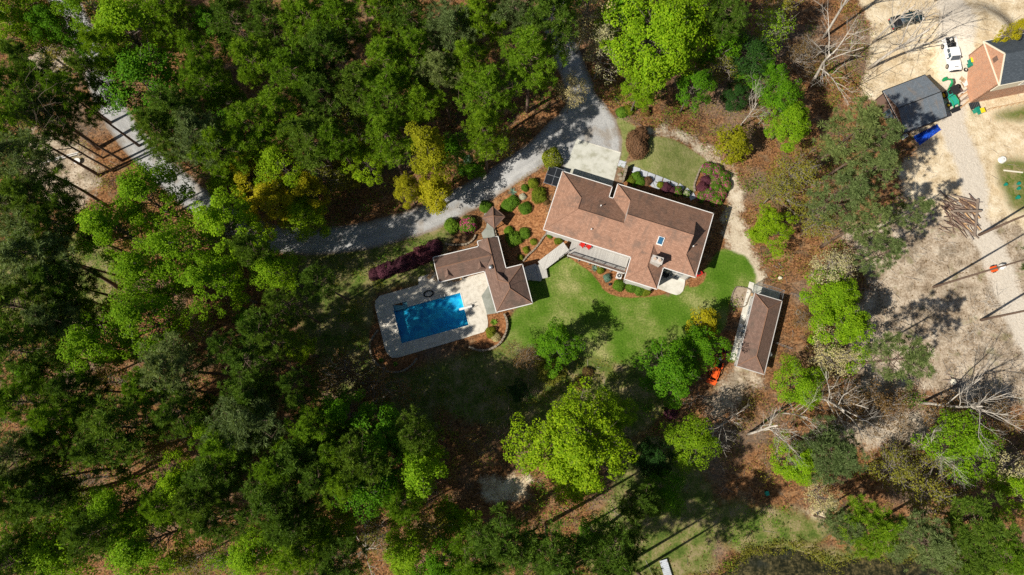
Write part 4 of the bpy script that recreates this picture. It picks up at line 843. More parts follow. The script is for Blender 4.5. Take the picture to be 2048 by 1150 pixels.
for (v0, v1_) in ((0, ND / 2), (ND, ND / 2)):
    A, B = np.array([-.02, v0, NZ - .02]), np.array([-.02, v1_, NZ + 2.98]); d = B - A; mb.box((A + B) / 2, (.12, np.linalg.norm(d), .22), rx=math.atan2(d[2], d[1]) if d[1] > 0 else math.atan2(-d[2], -d[1]))
mb.build('bargeboard', M['cream_paint'], bh)
mb = MB(); mb.box((0.02, ND / 2 + .2, NZ + .9), (.07, .75, 1.0)); mb.build('gable_vent', M['timber_red'], bh)
for uu in (5, 9): window(bh, (uu, .04, NZ - 1.2), .9, 1.2, S_)
mb = MB(); mb.box((6.5, -1.6, 1.0), (9, .1, .06)); rl = mb.build('porch_railing', M['fresh_wood'], bh)
for uu in np.arange(2.1, 11, 1.1): mb = MB(); mb.box((uu, -1.6, .45), (.08, .08, 1.05)); mb.build('rail_post', M['fresh_wood'], rl)
slab('house_lower_roof', [(1958, 84), (1972, 80), (1984, 92), (1972, 98)], 3.2, M['shingle_slate'], .2, kind='structure') if False else None

# ------------------------------------------------------------------ vehicles
M['white_car'] = mat_plain('white_paint', (0.8, 0.8, 0.79), .3, var=.03, spec=.5)
M['dark_car'] = mat_plain('dark_green_paint', (0.02, 0.045, 0.05), .3, var=.1, spec=.5)
M['green_paint'] = mat_plain('green_machine_paint', (0.015, 0.28, 0.1), .45, var=.15)
M['teal_paint'] = mat_plain('teal_machine_paint', (0.02, 0.34, 0.25), .45, var=.15)
M['orange_paint'] = mat_plain('orange_paint', (0.75, 0.1, 0.015), .4, var=.12)
M['yellow_paint'] = mat_plain('yellow_plastic', (0.85, 0.6, 0.02), .5)
M['bin_green'] = mat_plain('green_plastic', (0.01, 0.22, 0.15), .5)
M['blue_tarp'] = mat_plain('blue_tarp', (0.012, 0.08, 0.5), .45, var=.3, scale=2)
M['chrome'] = mat_plain('chrome', (0.6, 0.6, 0.6), .2, .9)
M['lamp'] = mat_plain('lamp_glass', (0.8, 0.78, 0.7), .15)
M['tail'] = mat_plain('tail_lamp', (0.5, 0.02, 0.02), .2)
def profile(mb, side, hw, crown=.0):
    """closed side profile [(x, z)] swept across the width, shoulders pulled in by `crown`"""
    n = len(side); ys = [-hw, -hw * .93, hw * .93, hw]; V = []
    zc_ = max(z for _, z in side)
    for j, y in enumerate(ys):
        for x, z in side: V.append((x, y, z - (crown if j in (0, 3) and z > zc_ * .9 else 0)))
    F = [np.array([[j * n + i, j * n + (i + 1) % n, (j + 1) * n + (i + 1) % n, (j + 1) * n + i] for j in range(3) for i in range(n)])]
    F += [np.arange(n)[None, :], (np.arange(n) + 3 * n)[None, ::-1]]; mb.add(V, F)
def wheel(parent, x, y, r, w=.24, rim='chrome'):
    o = MB(); o.cyl((x, y - w / 2, r), (x, y + w / 2, r), r, 18); wh_ = o.build('wheel', M['black'], parent)
    sgn = 1 if y > 0 else -1; o = MB(); o.cyl((x, y + sgn * (w / 2 - .02), r), (x, y + sgn * (w / 2 + .012), r), r * .62, 14); o.build('rim', M[rim], wh_)
def pickup(name, label, loc, rz, paint, cargo=True):
    c = thing(name, label, 'pickup', loc, rz); hw = .98
    mb = MB(); profile(mb, [(-2.9, .5), (-2.9, .95), (-1.0, 1.0), (-.95, 1.02), (.95, 1.05), (1.2, 1.08), (2.5, .98), (2.82, .8), (2.85, .5), (2.35, .42), (1.3, .42), (-1.2, .42), (-2.3, .45)], hw, .04); body = mb.build('body', paint, c, smooth=False)
    mb = MB(); mb.taper((.0, 0, 1.03), (2.25, 1.84, 0), (1.5, 1.5, 0), .72, off=(-.12, 0)); mb.build('cab', paint, c)
    mb = MB(); mb.add([(1.14, -.8, 1.07), (1.14, .8, 1.07), (.66, .69, 1.7), (.66, -.69, 1.7)], np.array([[0, 1, 2, 3]])); V = np.array(mb.V[0]); mb.V[0] = V + np.array([.03, 0, .02]); mb.build('windscreen', M['glass'], c)
    mb = MB(); mb.add([(-1.13, .78, 1.1), (-1.13, -.78, 1.1), (-.88, -.66, 1.66), (-.88, .66, 1.66)], np.array([[0, 1, 2, 3]])); mb.V[0] = mb.V[0] + np.array([-.03, 0, 0]); mb.build('rear_window', M['glass'], c)
    for s in (-1, 1):
        for (a, b) in ((-.9, -.12), (-.02, .82)):
            mb = MB(); mb.add([(a, s * .915, 1.12), (b, s * .915, 1.12), (b - .14 if b > 0 else b, s * .8, 1.6), (a + (.1 if a < -.5 else 0), s * .8, 1.6)], np.array([[0, 1, 2, 3]])); mb.V[0] = mb.V[0] + np.array([0, s * .012, 0]); mb.build('side_window', M['glass'], c)
        mb = MB(); mb.box((.78, s * 1.12, 1.2), (.14, .26, .2)); mb.build('mirror', M['black'], c)
        mb = MB(); mb.box((2.72, s * .72, .84), (.18, .36, .17)); mb.build('headlight', M['lamp'], c)
        mb = MB(); mb.box((-2.9, s * .88, .85), (.06, .16, .34)); mb.build('tail_light', M['tail'], c)
        mb = MB(); mb.box((-1.97, s * .92, 1.17), (1.86, .12, .34)); mb.build('bed_side', paint, c)
        for x in (-1.75, 1.85): wheel(c, x, s * .92, .4)
    mb = MB(); mb.box((-2.87, 0, 1.15), (.09, 1.72, .38)); mb.build('tailgate', M['metal_grey'], c)
    mb = MB(); mb.box((-1.97, 0, 1.01), (1.75, 1.7, .03)); mb.build('bed_floor', M['black'], c)
    mb = MB(); mb.box((2.88, 0, .58), (.14, 1.85, .22)); mb.build('bumper', M['metal_dark'], c); mb = MB(); mb.box((2.845, 0, .8), (.06, .95, .22)); mb.build('grille', M['black'], c)
    mb = MB(); mb.box((2.3, .1, 1.04), (.08, .6, .03)); mb.build('hood_scoop', M['black'], c)
    return c
tp = at(1898.5, 114)
pickup('pickup_truck', 'white pickup truck with loaded open bed parked on the sandy lot', tp, math.radians(-84), M['white_car'])
def in_bed(name, label, cat, off, f, mat):
    rz = math.radians(-84); p = (tp[0] + math.cos(rz) * off[0] - math.sin(rz) * off[1], tp[1] + math.sin(rz) * off[0] + math.cos(rz) * off[1], tp[2] + 1.03)
    mb = MB(); f(mb); o = place(mb.build(name, M[mat]), p, rz + .2); return tag(o, label, cat)
def tyre(mb): mb.tube([(.3 * math.cos(a_), .3 * math.sin(a_), .12) for a_ in np.linspace(0, 6.2832, 19)], .1, 7, False)
in_bed('spare_tyre', 'spare tyre in the bed of the white pickup', 'tyre', (-1.75, .42), tyre, 'black')
in_bed('toolbox', 'dark toolbox in the bed of the white pickup', 'toolbox', (-1.6, -.3), lambda mb: (mb.box((0, 0, .2), (.75, .6, .4)), mb.box((0, 0, .43), (.8, .64, .06)), mb.tube([(-.2, 0, .46), (-.2, 0, .53), (.2, 0, .53), (.2, 0, .46)], .02, 5)), 'metal_dark')
in_bed('fuel_can', 'pale jerry can in the bed of the white pickup', 'can', (-2.5, .1), lambda mb: (mb.taper((0, 0, 0), (.35, .2, 0), (.32, .16, 0), .4), mb.cyl((.1, 0, .4), (.14, 0, .5), .04, 8), mb.tube([(-.12, 0, .4), (-.12, 0, .47), (.04, 0, .47), (.04, 0, .4)], .02, 5)), 'trim')
pickup('parked_vehicle', 'dark vehicle half hidden by bare branches at the top of the lot', at(1808, 44), math.radians(18), M['dark_car'])
# green backhoe beside the shed
bk = thing('backhoe', 'green backhoe tractor with a dark canopy parked against the shed', 'backhoe', at(1896, 196), math.radians(-68))
mb = MB(); profile(mb, [(-.9, .5), (-.9, .95), (.2, 1.0), (.5, 1.15), (1.6, 1.1), (1.75, .8), (1.7, .5)], .42, .05); mb.build('hood', M['teal_paint'], bk)
mb = MB(); mb.box((-.55, 0, 1.0), (.6, .55, .12)); mb.box((-.85, 0, 1.28), (.12, .52, .5)); mb.build('seat', M['black'], bk)
mb = MB(); mb.box((-.45, 0, 2.3), (1.4, 1.35, .08)); mb.build('canopy', M['metal_dark'], bk)
for x in (-1.05, .15):
    for y in (-.6, .6): mb = MB(); mb.box((x, y, 1.55), (.06, .06, 1.5)); mb.build('canopy_post', M['metal_dark'], bk)
for x, r in ((-.6, .6), (1.25, .4)):
    for y in (-.75, .75): wheel(bk, x, y, r, .34, 'yellow_paint')
mb = MB(); mb.tube([(-1.0, 0, .9), (-1.7, .05, 2.3), (-2.2, .1, 2.5)], [.2, .2, .16], 6); mb.tube([(-2.2, .1, 2.5), (-2.9, .35, 1.2)], [.17, .13], 6); mb.build('boom', M['green_paint'], bk)
mb = MB(); mb.taper((-3.0, .4, .55), (.35, .6, 0), (.6, .6, 0), .6); mb.build('bucket', M['green_paint'], bk)
mb = MB()
for y in (-.5, .5): mb.tube([(.1, y, 1.0), (1.3, y, 1.15), (2.1, y, .6)], .09, 5)
mb.build('loader_arm', M['green_paint'], bk); mb = MB(); profile(mb, [(2.05, .15), (2.05, .75), (2.25, .7), (2.2, .3), (2.75, .15)], .85); mb.build('loader_bucket', M['metal_dark'], bk)
# orange tractor and red mower at the edge of the trees
def tractor(name, label, loc, rz, paint, sc=1.0):
    c = thing(name, label, 'tractor', loc, rz, scale=(sc, sc, sc))
    mb = MB(); profile(mb, [(-.2, .5), (-.2, .95), (.3, 1.05), (1.35, 1.0), (1.5, .85), (1.5, .5)], .36, .05); mb.build('hood', M[paint], c)
    mb = MB(); mb.box((-.65, 0, .55), (1.0, .7, .16)); mb.build('chassis', M['metal_dark'], c)
    for s in (-1, 1):
        mb = MB(); mb.tube([(-1.15, s * .62, .9), (-.9, s * .62, 1.15), (-.5, s * .62, 1.15), (-.2, s * .62, .85)], .14, 6); mb.build('fender', M[paint], c)
        wheel(c, -.7, s * .66, .56, .34, paint); wheel(c, 1.1, s * .55, .36, .24, paint)
    mb = MB(); mb.box((-.7, 0, .88), (.5, .5, .12)); mb.box((-.96, 0, 1.12), (.1, .48, .46)); mb.build('seat', M['black'], c)
    mb = MB(); mb.tube([(-.1, 0, 1.0), (-.28, 0, 1.25)], .03, 5); mb.tube([(-.3 + .03 * math.cos(a_), .2 * math.sin(a_), 1.26 + .2 * math.cos(a_)) for a_ in np.linspace(0, 6.28, 13)], .022, 5, False); mb.build('steering_wheel', M['black'], c)
    mb = MB()
    for s in (-1, 1): mb.tube([(-1.15, s * .5, .9), (-1.2, s * .5, 2.0)], .045, 5)
    mb.tube([(-1.2, -.5, 2.0), (-1.2, .5, 2.0)], .045, 5); mb.build('roll_bar', M['black'], c)
    return c
ot = tractor('tractor', 'bright orange compact tractor with a front loader half under the trees', at(1431, 738), math.radians(-112), 'orange_paint')
mb = MB()
for y in (-.5, .5): mb.tube([(.1, y, 1.0), (1.2, y, 1.1), (1.9, y, .5)], .07, 5)
mb.build('loader_arm', M['orange_paint'], ot); mb = MB(); profile(mb, [(1.85, .1), (1.85, .65), (2.05, .62), (2.0, .25), (2.5, .1)], .75); mb.build('loader_bucket', M['orange_paint'], ot)
rm = thing('riding_mower', 'red riding mower in the tree shade behind the orange tractor', 'mower', at(1445, 708), math.radians(-100))
mb = MB(); profile(mb, [(-.1, .3), (-.1, .62), (.2, .72), (.8, .66), (.9, .45), (.9, .3)], .28, .04); mb.build('hood', M['red_paint'], rm)
mb = MB(); mb.box((-.5, 0, .42), (.85, .62, .14)); mb.build('rear_body', M['red_paint'], rm); mb = MB(); mb.box((-.4, 0, .6), (.42, .42, .1)); mb.box((-.62, 0, .8), (.1, .42, .36)); mb.build('seat', M['black'], rm)
mb = MB(); mb.box((.1, 0, .2), (.8, 1.15, .14)); mb.build('cutting_deck', M['metal_dark'], rm)
for s in (-1, 1): wheel(rm, -.55, s * .44, .27, .2); wheel(rm, .65, s * .38, .2, .14)
mb = MB(); mb.tube([(0, 0, .65), (-.12, 0, .85)], .025, 5); mb.tube([(-.14, .16 * math.sin(a_), .87 + .12 * math.cos(a_)) for a_ in np.linspace(0, 6.28, 11)], .02, 5, False); mb.build('steering_wheel', M['black'], rm)
flower_pot(1452, 711, .3, 'pale pink pot beside the red mower', 'fresh_wood'); flower_pot(1439.5, 718, .28, 'white bucket between the red mower and the orange tractor', 'trim')
for (x, y, r, l, m) in ((1480, 652, .34, 'pale tub on the outbuilding path nearest the middle', 'trim'), (1482, 662, .25, 'grey tub below the pale one by the outbuilding path', 'metal_grey'), (1478, 676, .3, 'small white tub on the lower outbuilding path', 'trim'), (1503, 590, .25, 'pale pot at the top of the outbuilding path', 'fresh_wood')): flower_pot(x, y, r, l, m)
cart = thing('concrete_mixer', 'small orange and white mixer cart on the bare lot', 'mixer', at(1988, 538), math.radians(15))
mb = MB(); mb.taper((-.45, 0, .35), (.9, .8, 0), (1.0, .9, 0), .35); mb.build('tray', M['orange_paint'], cart); mb = MB(); mb.tube([(.5, 0, .55), (.9, 0, .75), (1.25, 0, .95)], [.42, .5, .3], 12); mb.build('drum', M['trim'], cart)
for s in (-1, 1): wheel(cart, -.3, s * .5, .25, .14); 
mb = MB(); mb.box((.5, 0, .3), (1.4, .08, .08)); mb.box((1.1, 0, .15), (.08, .5, .35)); mb.build('frame', M['metal_dark'], cart)

# ------------------------------------------------------------------ clutter on the neighbour's lot
def bin_(px, py, rz, label, lid='yellow_paint'):
    b = thing('wheelie_bin', label, 'bin', at(px, py), rz, 'green bins by the brick house')
    mb = MB(); mb.taper((0, 0, .08), (.55, .6, 0), (.68, .78, 0), .95); mb.build('body', M['bin_green'], b); mb = MB(); mb.box((0, .02, 1.07), (.72, .82, .07), rx=.05); mb.build('lid', M[lid], b)
    mb = MB(); mb.cyl((-.3, .36, .1), (-.2, .36, .1), .1, 10); mb.cyl((.2, .36, .1), (.3, .36, .1), .1, 10); mb.build('wheel', M['black'], b); mb = MB(); mb.tube([(-.25, .45, 1.0), (.25, .45, 1.0)], .025, 5); mb.build('handle', M['black'], b)
bin_(1938, 126, .1, 'green bin with a yellow lid beside the pickup'); bin_(1937, 133, .1, 'all green bin just below the yellow lidded one', 'bin_green')
bin_(1948, 224, .4, 'green bin at the lower corner of the brick house', 'bin_green'); bin_(1957, 226, .3, 'yellow lidded bin at the lower corner of the brick house')
def tyre_at(px, py, label, r=.33):
    mb = MB(); mb.tube([(r * math.cos(a_), r * math.sin(a_), .12) for a_ in np.linspace(0, 6.2832, 21)], .11, 8, False); o = place(mb.build('tyre', M['black'], smooth=True), at(px, py)); tag(o, label, 'tyre')
tyre_at(1916, 173, 'old tyre lying by the wood clutter on the sand'); tyre_at(1931, 140, 'black tyre under the bins', .28)
def pallet(px, py, rz, label, tilt=0):
    p = thing('pallet', label, 'pallet', at(px, py), rz, 'pallets by the brick house'); p.rotation_euler = (tilt, 0, rz)
    for k in range(6): mb = MB(); mb.box((-.5 + k * .2, 0, .13), (.11, 1.0, .022)); mb.build('slat', M['fresh_wood'], p)
    for y in (-.45, 0, .45): mb = MB(); mb.box((0, y, .07), (1.1, .09, .09)); mb.build('bearer', M['timber'], p)
pallet(1926, 158, .9, 'pallet leaning by the brick wall, upper one', .15); pallet(1929, 168, .4, 'pallet on the sand, lower one')
def sheet(name, label, px, py, sx, sy, rz, mat, tilt=.0, corr=False, cat='sheet'):
    mb = MB()
    if corr:
        n = 24
        V = [(-sx / 2 + sx * i / n, y, .09 + .035 * math.sin(i * 1.6)) for y in (-sy / 2, sy / 2) for i in range(n + 1)]; V += [(x, y, z - .012) for x, y, z in V]; k = n + 1
        F = [[i, i + 1, i + k + 1, i + k] for i in range(n)] + [[i + 2 * k + 1, i + 2 * k, i + 3 * k, i + 3 * k + 1] for i in range(n)]; mb.add(V, np.array(F))
    else: mb.box((0, 0, .05), (sx, sy, .03)); mb.box((0, 0, .02), (sx * .94, .06, .03))
    o = place(mb.build(name, M[mat]), at(px, py), rz); o.rotation_euler = (tilt, 0, rz); o.location.z += abs(math.sin(tilt)) * sy / 2; tag(o, label, cat)
sheet('white_board', 'white board leaning near the brick wall', 1934, 165, 1.7, .9, .5, 'trim', .2, cat='board')
sheet('corrugated_sheet', 'dark corrugated sheet at the lower brick house corner', 1948, 211, 1.8, 1.2, .3, 'metal_dark', .1, True)
sheet('scrap_board', 'small white panel among the wood clutter', 1922, 181, .7, .9, .2, 'trim', cat='board')
pl_ = [(1936, 183, 2.2, .5), (1942, 187, 2.6, .55), (1948, 178, 1.8, .6), (1935, 190, 1.6, .9), (1938, 200, 2.4, .7), (1944, 207, 3.0, .68), (1950, 195, 2.0, .4), (1927, 196, 1.4, 1.5)]
for i, (x, y, L, rz) in enumerate(pl_):
    mb = MB(); mb.box((0, 0, .06 + .05 * (i % 3)), (L, .2, .05)); mb.box((-.3 * L, 0, .02), (.08, .3, .03)); o = place(mb.build('plank', M[['timber', 'fresh_wood', 'metal_grey', 'timber_red'][i % 4]]), at(x - 13, y), rz)
    tag(o, ['weathered', 'fresh', 'grey', 'dark'][i % 4] + ' loose plank left of the brick house, ' + ['topmost of the scatter', 'upper right in the scatter', 'nearest the white board', 'left of the scatter centre', 'just below the scatter centre', 'longest and lowest', 'nearest the brick wall', 'furthest left, turned endwise'][i], 'plank', 'boards scattered by the brick house')
# blue tarp over a heap
mb = MB(); n = 18; g = np.linspace(-1, 1, n); rr = np.random.default_rng(8); V = []
for y in g:
    for x in g: V.append((x * 2.4, y * .75 * (1 - .25 * x), max(0.02, .75 * (1 - x * x) * (1 - .8 * y * y) + .09 * rr.standard_normal())))
F = [[j * n + i, j * n + i + 1, (j + 1) * n + i + 1, (j + 1) * n + i] for j in range(n - 1) for i in range(n - 1)]; mb.add(V, np.array(F)); o = place(mb.build('blue_tarp', M['blue_tarp']), at(1855, 268), math.radians(31)); tag(o, 'crumpled bright blue tarp below the shed', 'tarp')
sheet('white_sheet', 'white scrap sheet at the lower left of the shed', 1808, 273, 1.3, .7, .6, 'trim', .1)
# timber and log pile
lg = np.random.default_rng(21)
def log(p, L, r, rz, z, mat, label, tilt=0.0, square=False):
    mb = MB()
    if square: mb.box((0, 0, 0), (L, r * 2, r * 1.8)); mb.box((L / 2 + .01, 0, 0), (.02, r * 1.7, r * 1.5))
    else:
        s = np.linspace(-.5, .5, 5); mb.tube(np.c_[s * L, .05 * np.sin(s * 5), .03 * np.cos(s * 7)], r * np.array([1, .97, .92, .9, .82]), 8)
    o = place(mb.build('log' if not square else 'timber_beam', M[mat]), (p[0], p[1], z), rz); o.rotation_euler = (0, tilt, rz); tag(o, label, 'log' if not square else 'beam', 'timber in the log pile')
ORD = ['first', 'second', 'third', 'fourth', 'fifth', 'sixth', 'seventh', 'eighth', 'ninth', 'tenth', 'eleventh', 'twelfth', 'thirteenth', 'fourteenth', 'fifteenth', 'sixteenth', 'seventeenth', 'eighteenth', 'nineteenth', 'twentieth', 'next to last', 'last']
for i in range(22):
    py = 398 + i * 3.1; px = 1893 + lg.uniform(0, 48) + (py - 430) * .15
    log(at(px, py), lg.uniform(2.6, 5.2), lg.uniform(.1, .19), math.radians(-42 + lg.normal(0, 13)), .14 + .3 * lg.random(), ['timber', 'grey_bark', 'timber_red', 'fresh_wood'][i % 4], ['weathered brown', 'grey', 'dark', 'orange'][i % 4] + ' log in the jumbled timber pile, ' + ORD[i] + ' from its top end', lg.normal(0, .05))
log(at(1928, 425), 4.6, .15, .0, .8, 'timber', 'thick squared beam lying level across the log pile', 0, True)
log(at(1948, 437), 6.4, .15, math.radians(78), .5, 'timber', 'long squared beam standing endwise along the right of the log pile', 0, True)
mb = MB()
for i in range(70):
    px, py = 1888 + lg.uniform(0, 58), 398 + lg.uniform(0, 66); c = np.array(at(px, py)) + (0, 0, .12 + .45 * lg.random()); a_ = math.radians(-42 + lg.normal(0, 24)); L = lg.uniform(1.2, 3.4); dv = np.array([math.cos(a_), math.sin(a_), lg.normal(0, .06)]) * L / 2
    mb.tube([c - dv, c + lg.normal(0, .06, 3), c + dv], [.07, .055, .03], 5)
o = mb.build('broken_branches', M['timber_red']); tag(o, 'broken branches heaped through the timber pile', 'branches', kind='stuff')
for i, (x, y, l) in enumerate(((2009, 370, 'leftmost green pot on the grass patch'), (2035, 368, 'upper green pot at the right edge of the grass patch'), (2035, 378, 'dark green pot just below the upper one'), (2033, 396, 'lowest green pot below the grass patch'))): flower_pot(x, y, .28 + .05 * (i == 3), l, 'bin_green')
tub = thing('white_tub', 'round white tub upside down beside the grass patch', 'tub', at(2003, 320)); mb = MB(); mb.cyl((0, 0, 0), (0, 0, .45), .62, 18, .5); mb.build('shell', M['trim'], tub, smooth=False); mb = MB(); mb.cyl((.1, 0, .45), (.1, 0, .5), .08, 10); mb.build('drain', M['metal_grey'], tub)
sheet('pale_plank', 'long pale plank lying on the right grass patch', 2026, 343, 3.2, .25, -.12, 'cream_paint', cat='plank')
# wood on the left: white rails, and the small jetty and box at the bottom
wr = thing('white_rail_fence', 'fallen white rail fence in the left wood', 'fence', (0, 0, 0))
for k in range(2):
    A, B = np.array(at(88, 324 + k * 5)), np.array(at(160, 306 + k * 5)); mb = MB(); d = B - A; mb.box((*(A + B)[:2] / 2, .35 + .25 * k), (np.linalg.norm(d), .1, .12), math.atan2(d[1], d[0])); mb.build('rail', M['trim'], wr)
for f in (.02, .35, .68, .98): q = A + (B - A) * f; mb = MB(); mb.box((q[0], q[1], .35), (.12, .12, .75)); mb.build('post', M['trim'], wr)
wb = thing('white_basin', 'white rounded basin beside the white rail fence', 'basin', at(157, 324)); mb = MB(); mb.cyl((0, 0, 0), (0, 0, .5), .3, 14, .55); mb.build('bowl', M['trim'], wb); mb = MB(); mb.cyl((0, 0, .44), (0, 0, .46), .47, 14); mb.build('water', M['slab'], wb)
gb_ = thing('garden_bench', 'small pale bench in the upper left wood', 'bench', at(99, 154), -.9)
mb = MB(); mb.box((0, 0, .45), (1.3, .4, .06)); mb.build('seat', M['concrete_pale'], gb_); mb = MB(); mb.box((0, -.22, .75), (1.3, .05, .5)); mb.build('backrest', M['concrete_pale'], gb_)
for x in (-.5, .5): mb = MB(); mb.box((x, 0, .2), (.1, .36, .42)); mb.build('leg', M['concrete_pale'], gb_)
jt = thing('jetty', 'short grey plank jetty at the bottom edge by the pond', 'jetty', at(1332, 1141), math.radians(-74))
for k in range(12): mb = MB(); mb.box((-1.5 + k * .27, 0, .35), (.25, 1.15, .06)); mb.build('plank', M['slab'], jt)
for x in (-1.3, 1.3):
    for y in (-.5, .5): mb = MB(); mb.cyl((x, y, -.5), (x, y, .5), .07, 8); mb.build('pile', M['timber'], jt)
ub = thing('utility_box', 'small green utility box on the leaf litter', 'utility box', at(1532, 986), .2); mb = MB(); mb.box((0, 0, .3), (.45, .6, .6)); mb.build('case', M['bin_green'], ub); mb = MB(); mb.box((0, 0, .63), (.5, .65, .06)); mb.build('lid', M['teal_paint'], ub)
st = thing('cut_stump', 'wide pale cut stump with roots on the bare lot', 'stump', at(1903, 764)); mb = MB(); mb.cyl((0, 0, 0), (0, 0, .45), .62, 14, .5); mb.build('bark', M['grey_bark'], st); mb = MB(); mb.cyl((0, 0, .44), (0, 0, .46), .46, 14); mb.build('cut_face', M['cream_paint'], st)
for a_ in np.linspace(0, 5.6, 7): mb = MB(); mb.tube([(.4 * math.cos(a_), .4 * math.sin(a_), .2), (1.0 * math.cos(a_), 1.0 * math.sin(a_), .08), (1.7 * math.cos(a_ + .2), 1.7 * math.sin(a_ + .2), .0)], [.16, .1, .04], 5); mb.build('root', M['timber'], st)
ring = edging('fire_ring', 'small ring of stones on the litter right of the outbuilding', [(1592, 624), (1595, 620.5), (1599, 622), (1600, 626), (1597, 629), (1593, 628), (1592, 624)], .2, .2, .3, M['stone'], 'fire ring')
rk = thing('white_boulder', 'single white boulder on the litter above the kennel', 'boulder', at(1560, 556)); mb = MB(); mb.ball((0, 0, .12), (.36, .3, .26), 9, 6); mb.build('stone', M['cream_paint'], rk); mb = MB(); mb.ball((.3, .1, .05), (.16, .14, .12), 7, 5); mb.build('chip', M['cream_paint'], rk)
sd_ = thing('satellite_dish', 'white dish fixed low on the right side of the outbuilding', 'dish', at(1540, 708, 1.6), .3); mb = MB(); mb.ball((0, 0, .0), (.32, .4, .1), 12, 6); mb.build('bowl', M['trim'], sd_); mb = MB(); mb.tube([(0, 0, -.02), (0, 0, -1.6)], .03, 5); mb.tube([(.0, 0, .1), (.1, .1, .45)], .015, 4); mb.build('mast', M['metal_grey'], sd_)
# ------------------------------------------------------------------ trees and shrubs: meshes shared between alike plants
def unit(v): return v / (np.linalg.norm(v, axis=-1, keepdims=True) + 1e-9)
def leaf_faces(C, Nrm, L, Wd, rng):
    """folded diamond leaves: centres C, rough normals Nrm"""
    n = len(C); nr = unit(Nrm + rng.normal(0, .55, (n, 3))); r = unit(rng.normal(0, 1, (n, 3)))
    t = unit(np.cross(nr, r)); b = np.cross(nr, t); L = (L * rng.uniform(.65, 1.3, n))[:, None]; W_ = (Wd * rng.uniform(.7, 1.2, n))[:, None]
    V = np.stack([C - t * L / 2, C + b * W_ / 2 + nr * L * .12, C + t * L / 2, C - b * W_ / 2 + nr * L * .12], 1)
    return V.reshape(-1, 3), np.arange(4 * n).reshape(-1, 4)
def lobes(rng, k=5):
    A = rng.uniform(.05, .2, k); ph = rng.uniform(0, 6.28, k); fq = rng.integers(1, 5, k); fz = rng.uniform(-3, 3, k)
    return lambda az, z: 1 + sum(A[i] * np.cos(fq[i] * az + ph[i] + fz[i] * z) for i in range(k))
def broadleaf(name, seed, h=18., R=5., zb=.35, ncl=120, nl=105, cr=.95, leaf=.29, top=.5, trunk_r=.24, shape=1.0, twig='leafy_bark', wood=.7, inner=.25):
    rng = np.random.default_rng(seed); f = lobes(rng); cz0, cz1 = zb * h, h
    zc = (cz0 + cz1) / 2; hz = (cz1 - cz0) / 2
    az = rng.uniform(0, 6.283, ncl); uz = 1 - 1.8 * rng.uniform(0, 1, ncl) ** 1.5; rad = rng.uniform(inner, 1, ncl) ** .45
    sh = np.sqrt(np.maximum(0, 1 - np.abs(uz) ** (2.0 * shape))) * np.where(uz > .75, rng.uniform(.2, 1, ncl), 1); k = f(az, uz)
    C = np.c_[np.cos(az) * sh * rad * R * k, np.sin(az) * sh * rad * R * k, zc + uz * hz * rad * (.9 + .1 * k)]
    crk = cr * rng.uniform(.6, 1.35, ncl)
    n_each = np.maximum(6, (nl * (crk / cr) ** 2 * rng.uniform(.6, 1.25, ncl))).astype(int); idx = np.repeat(np.arange(ncl), n_each); n = len(idx)
    d = unit(rng.normal(0, 1, (n, 3))); rr = rng.uniform(.35, 1, n) ** .5
    off = d * rr[:, None] * crk[idx][:, None]; off[:, 2] *= .62
    ctr = np.array([0, 0, zc - hz * .3]); outw = unit(C[idx] - ctr)
    V, F = leaf_faces(C[idx] + off, d * .6 + outw * .7 + np.array([0, 0, .75]), leaf, leaf * .72, rng)
    mb = MB(); mb.add(V, F); crown = mb.mesh(name + '_crown', M['leaf_green'])
    bend = rng.normal(0, .25, 2); tz = np.linspace(0, .86 * h, 9); px = bend[0] * np.sin(tz / h * 3) * .8; py = bend[1] * np.sin(tz / h * 2.4) * .8
    mb = MB(); mb.tube(np.c_[px, py, tz], trunk_r * np.r_[1.35, np.linspace(1, .2, 8)], 9); trunk = mb.mesh(name + '_trunk', M[twig], smooth=True)
    mb = MB()
    for i in range(0, ncl):
        if rng.random() > .75 * wood: continue
        z0 = np.clip(C[i, 2] - rng.uniform(.15, .3) * h * max(.3, math.hypot(C[i, 0], C[i, 1]) / R), .25 * h * zb / .35 if zb > .2 else .1 * h, .84 * h)
        P0 = np.array([np.interp(z0, tz, px), np.interp(z0, tz, py), z0]); P1 = C[i]; mid = P0 * .45 + P1 * .55 + rng.normal(0, .3, 3); mid[2] -= .08 * np.linalg.norm(P1 - P0)
        mb.tube([P0, mid, P1], np.array([.075, .045, .016]) * trunk_r / .24, 4, False)
        for q in range(int(3 * wood)):
            e_ = P1 + rng.normal(0, .7, 3) * cr; mb.tube([mid * .4 + P1 * .6, P1 * .5 + e_ * .5, e_], [.025, .018, .007], 3, False)
    limb = mb.mesh(name + '_limbs', M[twig]); return dict(crown=crown, trunk=trunk, limbs=limb, h=h, R=R, cz=(zb + 1) / 2 + .03)
